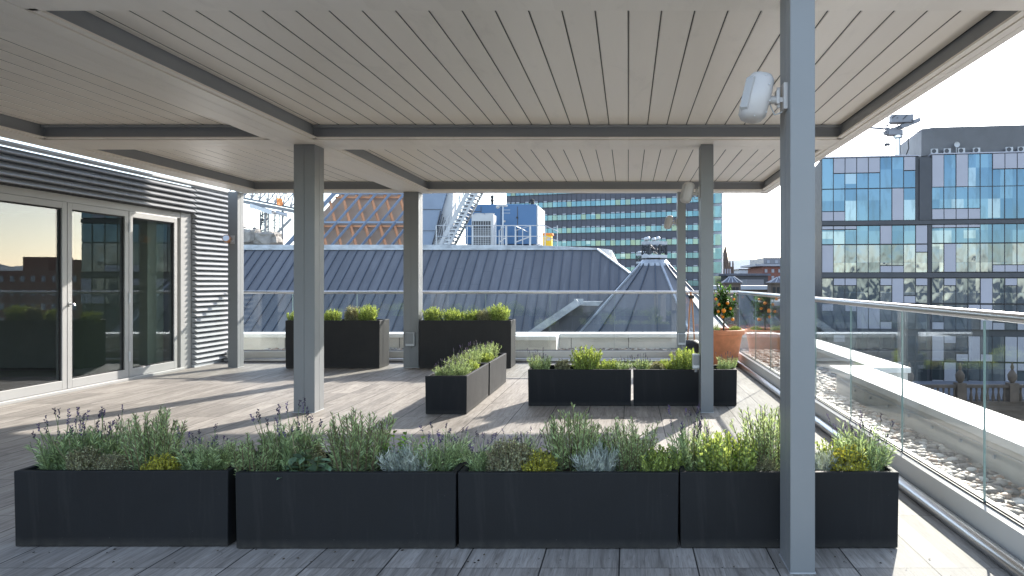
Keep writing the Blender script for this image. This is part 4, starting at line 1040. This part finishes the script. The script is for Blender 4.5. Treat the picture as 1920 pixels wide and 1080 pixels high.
# ---------------------------------------------------------------- things on the zinc building's plant deck
DZ = 2.9
t = thing('generator_container', 'bright blue steel generator container on the roof beyond the zinc slope', 'container', (0,0,0))
x0,x1 = P(872,0,36).x, P(1006,0,36).x; z1 = P(0,383,36).z; z0 = 3.25
MB().box((x0,36,z0),(x1,39.2,z1)).build('body', M['bluecan'], t, bevel=.03)
d_ = MB()
for q in (.22,.5,.73): d_.box((x0+(x1-x0)*q,35.985,z0+.1),(x0+(x1-x0)*q+.03,35.998,z1-.12))
d_.box((x0+.05,35.985,z1-.4),(x0+(x1-x0)*.22,35.998,z1-.37)); d_.build('door_seam', M['darkframe'], t)
MB().box((x0+.2,36.2,DZ),(x1-.2,39,z0-.001)).build('base', M['black'], t)
MB().box((x0+(x1-x0)*.53,35.98,z1-.95),(x0+(x1-x0)*.53+.13,35.997,z1-.85)).build('label_plate', M['white'], t)
MB().tube([(x1-.35,37,z1),(x1-.35,37,z1+.3),(x1-.45,37,z1+.36)],.1,10).build('exhaust', M['black'], t)
hn = MB()
for q in (.09,.26,.72): hn.box((x0+(x1-x0)*q,35.93,z1-.75),(x0+(x1-x0)*q+.08,35.984,z1-.66))
hn.build('door_handle', M['black'], t)
MB().box((x1+.002,36.05,z0+.05),(x1+.06,39.1,z1-.05)).build('end_panel', M['whitesteel'], t)

t = thing('cooling_unit', 'white heat pump cabinet with dark grille standing before the blue container', 'cooling unit')
x0,x1 = P(884,0,33.5).x,P(925,0,33.5).x; z1 = P(0,402,33.5).z
MB().box((x0,33.5,DZ),(x1,34.3,z1)).build('cabinet', M['whitesteel'], t, bevel=.02)
g = MB().box((x0+.05,33.47,DZ+.1),(x1-.14,33.498,z1-.33)); g.build('coil', M['darkframe'], t)
g = MB()
for i in range(9): zq = DZ+.15+i*.1; g.box((x0+.05,33.45,zq),(x1-.14,33.468,zq+.02))
for i in range(7): xq = x0+.1+i*.12; g.box((xq,33.44,DZ+.1),(xq+.015,33.45,z1-.33))
g.build('grille', M['galv'], t)
MB().lathe([(.24,0),(.26,.08),(.22,.08)],((x0+x1)/2-.25,33.9,z1),14).lathe([(.24,0),(.26,.08),(.22,.08)],((x0+x1)/2+.27,33.9,z1),14).build('fan_ring', M['whitesteel'], t)

t = thing('roof_bin', 'yellow box with orange lid at the right end of the roof railings', 'bin')
x0,x1 = P(1018,0,34).x,P(1034,0,34).x
MB().box((x0,34,DZ),(x1,34.5,P(0,441,34).z)).build('box', M['yellow'], t, bevel=.02); MB().box((x0-.02,33.98,P(0,441,34).z+.002),(x1+.06,34.52,P(0,437,34).z)).build('lid', M['orange_p'], t, bevel=.02)
MB().box((x0+.18,33.985,P(0,451,34).z),(x0+.38,33.998,P(0,447,34).z)).build('sticker', M['whitesteel'], t)

t = thing('roof_railing', 'tubular steel guard railing around the rooftop machinery', 'railing')
rl = MB(); zt = P(0,423,32).z; zm = (DZ+zt)/2
xs = [P(x,0,32).x for x in (818,842,876,886,930,940,948,966,995,1022,1045)]
for x in xs: rl.tube([(x,32,DZ),(x,32,zt)],.022,6)
for a,b in ((0,7),(7,8)): rl.tube([(xs[a],32,zt),(xs[b],32,zt)],.022,6); rl.tube([(xs[a],32,zm),(xs[b],32,zm)],.018,6)
rl.tube([(xs[8],32,zt),(xs[9],32,zt),(xs[10],32.4,zt-.25)],.022,6); rl.tube([(xs[8],32,zm),(xs[9],32,zm),(xs[10],32.4,zm-.2)],.018,6)
for x in (xs[2],xs[7]): rl.tube([(x,32,zt),(x,36,zt)],.022,6)
rl.build('rails', M['galv'], t, smooth=True)
sg = MB()
for (a,b) in ((967,993),(936,950)):
    A_=P(a,0,31.6).x; B_=P(b,0,31.6).x
    sg.tube([(A_,31.6,DZ),(A_,31.6,P(0,432,31.6).z),(B_,31.6,P(0,424,31.6).z),(B_,31.6,DZ)],.028,6); sg.tube([(A_,31.6,DZ+.2),(B_,31.6,DZ+.45)],.028,6); sg.tube([((A_+B_)/2,31.6,DZ),((A_+B_)/2,31.6,P(0,428,31.6).z)],.024,6)
sg.build('step_rail', M['whitesteel'], t, smooth=True)
t = thing('antenna_mast', 'thin antenna mast with a floodlight in front of the blue container', 'antenna')
x = P(943,0,33).x; zt=P(0,384,33).z
MB().tube([(x,33,DZ),(x,33,zt)],.03,6).build('mast', M['galv'], t)
MB().tube([(x-.3,33,zt-.02),(x+.2,33,zt-.05)],.05,8).tube([(x,33,zt),(x,33,zt+.2)],.015,5).ball((x-.25,33,zt-.1),.09,8).tube([(x-.05,33,zt-.25),(x+.35,33,zt-.25)],.012,5).tube([(x-.05,33,zt-.4),(x+.35,33,zt-.4)],.012,5).build('head', M['whitesteel'], t)
t = thing('vent_stack', 'small black double exhaust stack on top of the blue container', 'vent')
x = P(923,0,36.5).x; z = P(0,383,36.5).z
MB().tube([(x,36.5,z-.05),(x,36.5,z+.38)],.07,8).ball((x,36.5,z+.4),.1,8).ball((x,36.5,z+.2),.1,8).build('stack', M['black'], t)

# steel stair rising left of container
t = thing('steel_stair', 'open white steel staircase with truss handrails climbing beside the blue container', 'staircase')
st = MB(); sr = MB(); a = P(832,458,33.5); b = P(892,345,33.5); n = 17
for s_ in (0,1.0):
    off = Vector((0,s_,0)); sr.obox(a+off+Vector((-.16,0,0)),b+off+Vector((-.16,0,0)),.05,.16) ; 
    sr.obox(a+off+Vector((.28,0,.0)),b+off+Vector((.28,0,0)),.05,.12)
    hA=a+off+Vector((0,0,.9)); hB=b+off+Vector((0,0,.9)); sr.tube([hA,hB],.03,6); sr.tube([a+off+Vector((0,0,.5)),b+off+Vector((0,0,.5))],.022,6)
    for k in range(9): p=(a+off).lerp(b+off,k/8); sr.tube([p,p+Vector((0,0,.9))],.025,5); 
    for k in range(8): p=(a+off).lerp(b+off,k/8); q=(a+off).lerp(b+off,(k+1)/8); sr.tube([p,q+Vector((0,0,.9))],.018,4)
for k in range(n): p = a.lerp(b,k/n); st.box((p.x-.1,p.y,p.z),(p.x+.32,p.y+1,p.z+.05))
st.build('tread', M['galv'], t); sr.build('railing', M['whitesteel'], t)

# diagrid roof
dg = thing('diagrid_roof', 'sloping roof with blue steel diagonals crossed by copper coloured struts over tan panels', 'roof')
y0 = 38.0; x0,x1 = P(522,0,y0).x,P(772,0,y0).x; zb,zt = DZ-.2,P(0,340,y0).z; yt = y0+3.0; zt2 = P(0,358,yt).z+.4
def dp(s, h, o=0):  # s along in m, h 0..1 up slope
    return Vector((s, y0+(yt-y0)*h-o, zb+(zt2-zb)*h))
lx = lambda h: x0+h*2.4
MB().prism([dp(lx(0),0,-.5),dp(x1,0,-.5),dp(x1,1,-.5),dp(lx(1),1,-.5)],(0,.3,0)).build('infill', M['greytan'], dg, fixn=True)
bs = MB(); cs = MB(); Wd = 2.35; pitch = .84
k = -4
while x0+k*pitch < x1+.5:
    a,b = x0+k*pitch, x0+k*pitch+Wd
    def clip(a,b,h0=0,h1=1):
        A,B = h0,h1
        f=lambda h:a+(b-a)*h
        hs=[h for h in np.linspace(0,1,60) if lx(h)-.02<=f(h)<=x1+.02]
        return (min(hs),max(hs)) if len(hs)>3 else None
    r1 = clip(a,b)
    if r1: bs.obox(dp(a+(b-a)*r1[0],r1[0],.12),dp(a+(b-a)*r1[1],r1[1],.12),.075,.12)
    r2 = clip(b-.4,a-.4)
    if r2: cs.obox(dp(b-.4+(a-b)*r2[0],r2[0],-.02),dp(b-.4+(a-b)*r2[1],r2[1],-.02),.12,.12)
    k += 1
for h in (.04,.45,.86): bs.obox(dp(lx(h),h,.1),dp(x1,h,.1),.1,.12); cs.obox(dp(lx(h),h-.05,-.15),dp(x1,h-.05,-.15),.07,.1)
bs.obox(dp(lx(0),0,.15),dp(lx(1),1,.15),.16,.2); bs.obox(dp(x1,0,.15),dp(x1,1,.15),.2,.2)
bs.build('steel_diagonal', M['bluesteel'], dg); cs.build('copper_strut', M['copper'], dg)
# glazed gable right of it
gg = thing('glazed_gable', 'sloping pale blue clad gable with lattice shadow between the back post and the stair', 'gable')
MB().prism([P(790,470,37),P(806,470,37),P(842,345,37),P(790,345,37)],(0,1.5,0)).build('cladding', M['bluesteel'], gg, fixn=True)
MB().prism([P(806,470,37.2),P(846,470,37.2),P(850,345,37.2),P(842,345,37.2)],(0,.6,0)).build('side_panel', M['whitesteel'], gg, fixn=True)
j = MB()
for q in (.3,.62,.9): j.obox(P(790,470-125*q,36.96),P(806+36*q,470-125*q,36.96),.03,.02)
for q in range(7): j.tube([P(812+q*5,455-q*3,36.9),P(826+q*3,395+q*6,36.9)],.03,4)  # dark bars standing in for the lattice shadow on the side panel
j.build('joint_and_shadow_bars', M['darkmetal'], gg)

# ---------------------------------------------------------------- lattice crane and covered machine at left
t = thing('lattice_crane', 'white lattice jib of a crane with hanging hook chains above the zinc roof', 'crane')
jb = MB(); D = 40.0
def truss(p0,p1,w,n,r,mb):
    p0=Vector(p0);p1=Vector(p1); d=(p1-p0).normalized(); sx=Vector((0,1,0)); up=d.cross(sx).normalized()
    if up.z<0: up=-up
    c=[up*w,Vector((0,0,0)),sx*w+Vector((0,0,0))]
    for o in (Vector((0,0,0)),sx*w,up*w*.9+sx*w*.5): mb.tube([p0+o,p1+o],r*1.6,6)
    for k in range(n):
        a=p0.lerp(p1,k/n); b=p0.lerp(p1,(k+.5)/n); e=p0.lerp(p1,(k+1)/n)
        for o in (Vector((0,0,0)),sx*w): mb.tube([a+o,b+up*w*.9+sx*w*.5],r,4); mb.tube([b+up*w*.9+sx*w*.5,e+o],r,4)
truss(P(425,365,D),P(560,392,D),1.0,9,.035,jb); jb.obox(P(425,372,D),P(560,398,D),.25,.2)
jb.build('jib', M['cranesteel'], t)
mm = MB(); truss(P(503,455,D),P(503,396,D),.75,4,.03,mm); mm.obox(P(498,398,D),P(498,470,D),.12,.12,(0,1,0)); mm.obox(P(546,410,D),P(512,445,D),.12,.12,(0,1,0)); mm.obox(P(530,395,D),P(530,470,D),.1,.1,(0,1,0))
for k in range(9): mm.tube([P(516,405+k*6,D),P(524,405+k*6,D)],.025,4)
mm.tube([P(516,400,D),P(516,460,D)],.03,4).tube([P(524,400,D),P(524,460,D)],.03,4)
mm.build('mast', M['cranesteel'], t)
mm = MB(); mm.obox(P(474,386,D),P(515,400,D),.7,.22); mm.tube([P(475,386,D),P(475,390,D)],.2,10); mm.tube([P(518,398,D),P(540,404,D)],.12,8); mm.build('trolley', M['galv'], t)
mm = MB(); mm.tube([P(474,392,D),P(474,428,D)],.02,4).tube([P(478,392,D),P(478,428,D)],.02,4).tube([P(493,392,D),P(488,440,D)],.035,5).ball(P(478,430,D),.13,8).ball(P(492,412,D),.1,8).build('cable', M['darkmetal'], t)
MB().box(P(519,384,D-.6),P(530,373,D)).build('motor', M['orange_p'], t)
t = thing('covered_machine', 'rooftop machine wrapped in grey and cream tarpaulin under the crane hook', 'machine')
rnd = random.Random(2); mb = MB()
def lump(c, sx, sy, sz, seed):
    b = bmesh.new(); bmesh.ops.create_icosphere(b, subdivisions=4, radius=1); r2 = random.Random(seed)
    ph = [r2.uniform(0,6) for _ in range(6)]
    from mathutils import noise as N
    for v in b.verts:
        q = v.co.copy(); n_ = N.noise(q*2.2+Vector((seed,0,0)))*.28+N.noise(Vector((q.x*7,q.y*7,q.z*1.2))+Vector((seed,3,0)))*.10
        s_ = Vector((abs(q.x)**.6*(1 if q.x>0 else -1),abs(q.y)**.6*(1 if q.y>0 else -1),abs(q.z)**.6*(1 if q.z>0 else -1))); v.co = s_*(1+n_)
    vs = [(c[0]+v.co.x*sx,c[1]+v.co.y*sy,c[2]+v.co.z*sz) for v in b.verts]; fs=[tuple(v.index for v in f.verts) for f in b.faces]; b.free(); return vs,fs
for (c,sx,sz,sd) in ((P(473,446,39),.45,.5,1),(P(503,449,39),.62,.42,5)): 
    vs,fs = lump(c,sx,.6,sz,sd); mb.add(vs,fs,0)
mb.build('tarpaulin', M['tarp'], t, smooth=True)
MB().box(P(462,475,38.8),P(520,460,39.4)).build('plinth', M['galv'], t)
t = thing('roof_floodlight', 'small grey floodlight on a short arm at the far left beside the cladding', 'lamp')
MB().box((-.17,-.1,0),(.17,.1,.1)).xf(Matrix.Translation(P(444,430,14))@Matrix.Rotation(R(-15),4,'Y')).build('head', M['darkmetal'], t); MB().tube([P(438,434,14),P(433,440,14)],.012,6).build('arm', M['galv'], t)

# ---------------------------------------------------------------- far city
def block(name, label, cat, a, b, ytop, ybot, D, mat, depth=18, win=None, roof=None, cols=6, rows=4, group=None):
    t = thing(name, label, cat, group=group); A_=P(a,ytop,D); B_=P(b,ybot,D)
    MB().box((A_.x,D,-30),(B_.x,D+depth,A_.z)).build('wall', M[mat], t)
    if win:
        for r_ in range(rows):
            for c_ in range(cols):
                wx = A_.x+(B_.x-A_.x)*(c_+.3)/cols; wz = A_.z-(A_.z-B_.z)*(r_+.35)/rows; ww=(B_.x-A_.x)/cols*.38; wh=(A_.z-B_.z)/rows*.5
                MB().box((wx,D-.15,wz-wh),(wx+ww,D-.02,wz)).build('window', M[win], t)
    if roof: MB().box((A_.x-.5,D-.5,A_.z+.01),(B_.x+.5,D+depth+.5,A_.z+.5)).build('roof', M[roof], t)
    return t
t = block('apartment_block', 'red brick apartment block with grey top storey behind the terrace corner', 'building', 1430,1532,500,552,200,'brick',25,'palegrey',None,8,4)
MB().box((P(1417,0,199).x,199,P(0,499,199).z),(P(1534,0,199).x,226,P(0,495,199).z)).build('eaves', M['palegrey'], t)
MB().box((P(1432,0,201).x,201,P(0,494.5,201).z),(P(1530,0,201).x,224,P(0,483,201).z)).build('top_storey', M['plant_louvre'], t)
tp_ = MB()
for i in range(6): xa=P(1438+i*15,0,200.9).x; tp_.box((xa,200.8,P(0,494,201).z),(xa+.8,200.98,P(0,488,201).z))
tp_.build('top_windows', M['palegrey'], t)
block('office_building', 'pale grey distant building with vertical window strips and flat roof', 'building', 1387,1418,506,530,330,'palegrey',30,'darkframe','darkmetal',8,1)
block('office_building', 'low pale distant block right of the vertical striped building', 'building', 1412,1432,510,530,340,'whitesteel',30,'darkframe',None,5,2)
block('flat_roof_building', 'long low building with dark flat roof in front of the distant pale blocks', 'building', 1366,1440,517,560,150,'darkmetal',20,None,'slate')
block('flat_roof_building', 'small grey flat roofed building with white fronted windows beside the brick block', 'building', 1400,1432,524,560,120,'plant_louvre',12,'palegrey',None,4,1)
block('flat_roof_building', 'pale roofed low terrace building just beyond the corner of the balustrade', 'building', 1350,1480,543,600,90,'stone',12,None,'palegrey')
for (x0,x1,yt,lab) in ((1356,1392,519,'sooty stone turret with ribbed pyramid roof beside the slim right post'),(1444,1486,520,'sooty stone turret with ribbed pyramid roof in front of the brick block')):
    D=70; t = thing('stone_turret', lab, 'turret'); A_=P(x0,0,D).x; B_=P(x1,0,D).x; ze=P(0,532,D).z; za=P(0,yt,D).z; c_=(A_+B_)/2; h2=(B_-A_)/2
    MB().box((A_+.15,D+.15,-30),(B_-.15,D+2*h2-.15,ze)).build('wall', M['stone'], t)
    ar = MB()
    for k in range(4): q=A_+.3+k*(2*h2-.6)/4; ar.box((q,D+.1,ze-1.2),(q+.28,D+.148,ze-.35))
    ar.build('arch_opening', M['black'], t)
    MB().box((A_,D,ze),(B_,D+2*h2,ze+.12)).build('cornice', M['stone'], t)
    MB().add([(A_,D,ze+.121),(B_,D,ze+.121),(B_,D+2*h2,ze+.121),(A_,D+2*h2,ze+.121),(c_-.25,D+h2-.25,za),(c_+.25,D+h2-.25,za),(c_+.25,D+h2+.25,za),(c_-.25,D+h2+.25,za)],[(0,1,5,4),(1,2,6,5),(2,3,7,6),(3,0,4,7),(4,5,6,7)]).build('roof', M['slate'], t)
    rr = MB()
    for k in range(5): q=k/4; rr.tube([(A_+2*h2*q,D,ze+.13),(c_-.25+.5*q,D+h2-.25,za+.03)],.05,4)
    rr.build('roof_rib', M['palegrey'], t)
t = thing('church', 'dark stone church tower with pointed spire and corner pinnacles on the skyline', 'church'); D=250
A_=P(1354,0,D).x; B_=P(1376,0,D).x; zt=P(0,500,D).z
MB().box((A_,D,-30),(B_,D+4,zt)).box((A_-14,D+1,-30),(A_,D+12,zt-8)).build('tower', M['stone'], t)
c_=(P(1361,0,D).x); MB().lathe([(1.75,0),(.02,P(0,455,D).z-zt)],(c_,D+1.7,zt),8).build('spire', M['stone'], t)
pn = MB()
for xx in (A_+.2,B_-.3,B_-1.4): pn.lathe([(.3,-1),(.3,1.2),(.02,3.2)],(xx,D+.3,zt),6)
pn.build('pinnacle', M['stone'], t)
wn = MB(); 
for k in range(3): wn.box((A_+.9+k*.9,D-.1,zt-3),(A_+1.4+k*.9,D-.02,zt-.8))
wn.build('belfry_window', M['palegrey'], t)
# brick flats to the right rear (seen mirrored in the doors)
t = block('apartment_block', 'tall red brick flats mirrored in the leftmost glass door', 'building', 1178,1178,529,529,130,'brick')
for o in list(t.children): bpy.data.objects.remove(o)
MB().box((88,128,-30),(116,150,3.4)).box((94,132,3.4),(98,140,5.6)).box((101,134,3.4),(106,140,6.2)).build('wall', M['brick'], t)
for r_ in range(9):
    wn = MB()
    for c_ in range(14): wn.box((88.6+c_*1.95,127.85,1.3-r_*2.6),(89.3+c_*1.95,127.98,2.4-r_*2.6))
    wn.build('window_band', M['palegrey'], t)
# victorian roof with balustrade below right
t = thing('stone_roof', 'old dark stone building top with balustrade and urn finial beyond the right parapet', 'building'); D=52
A_=P(1640,0,D).x; B_=P(2250,0,D).x; zb=P(0,745,D).z
MB().box((A_,D,-30),(B_,D+14,zb-1.0)).box((A_,D-.2,zb+.75),(B_,D+.3,zb+.95)).box((A_,D-.2,zb-.99),(B_,D+.3,zb-.3)).build('wall', M['stone'], t)
bb = MB(); x=A_+.2
while x < B_: bb.lathe([(.07,-.3),(.14,-.05),(.06,.4),(.1,.75)],(x,D,zb),8); x += .42
bb.build('baluster', M['stone'], t, smooth=True)
fn = MB()
for px in (1705,1800,1898,1990): x=P(px,0,D).x; fn.box((x-.35,D-.35,zb-.3),(x+.35,D+.35,zb+1.1)).lathe([(.12,1.1),(.3,1.35),(.34,1.7),(.2,1.95),(.08,2.1),(.14,2.3),(.02,2.7)],(x,D,zb),12)
fn.build('urn_finial', M['stone'], t, smooth=True)
MB().box((A_+1,D+2,zb-.9),(B_-1,D+12,zb-.5)).build('roof', M['slate'], t)
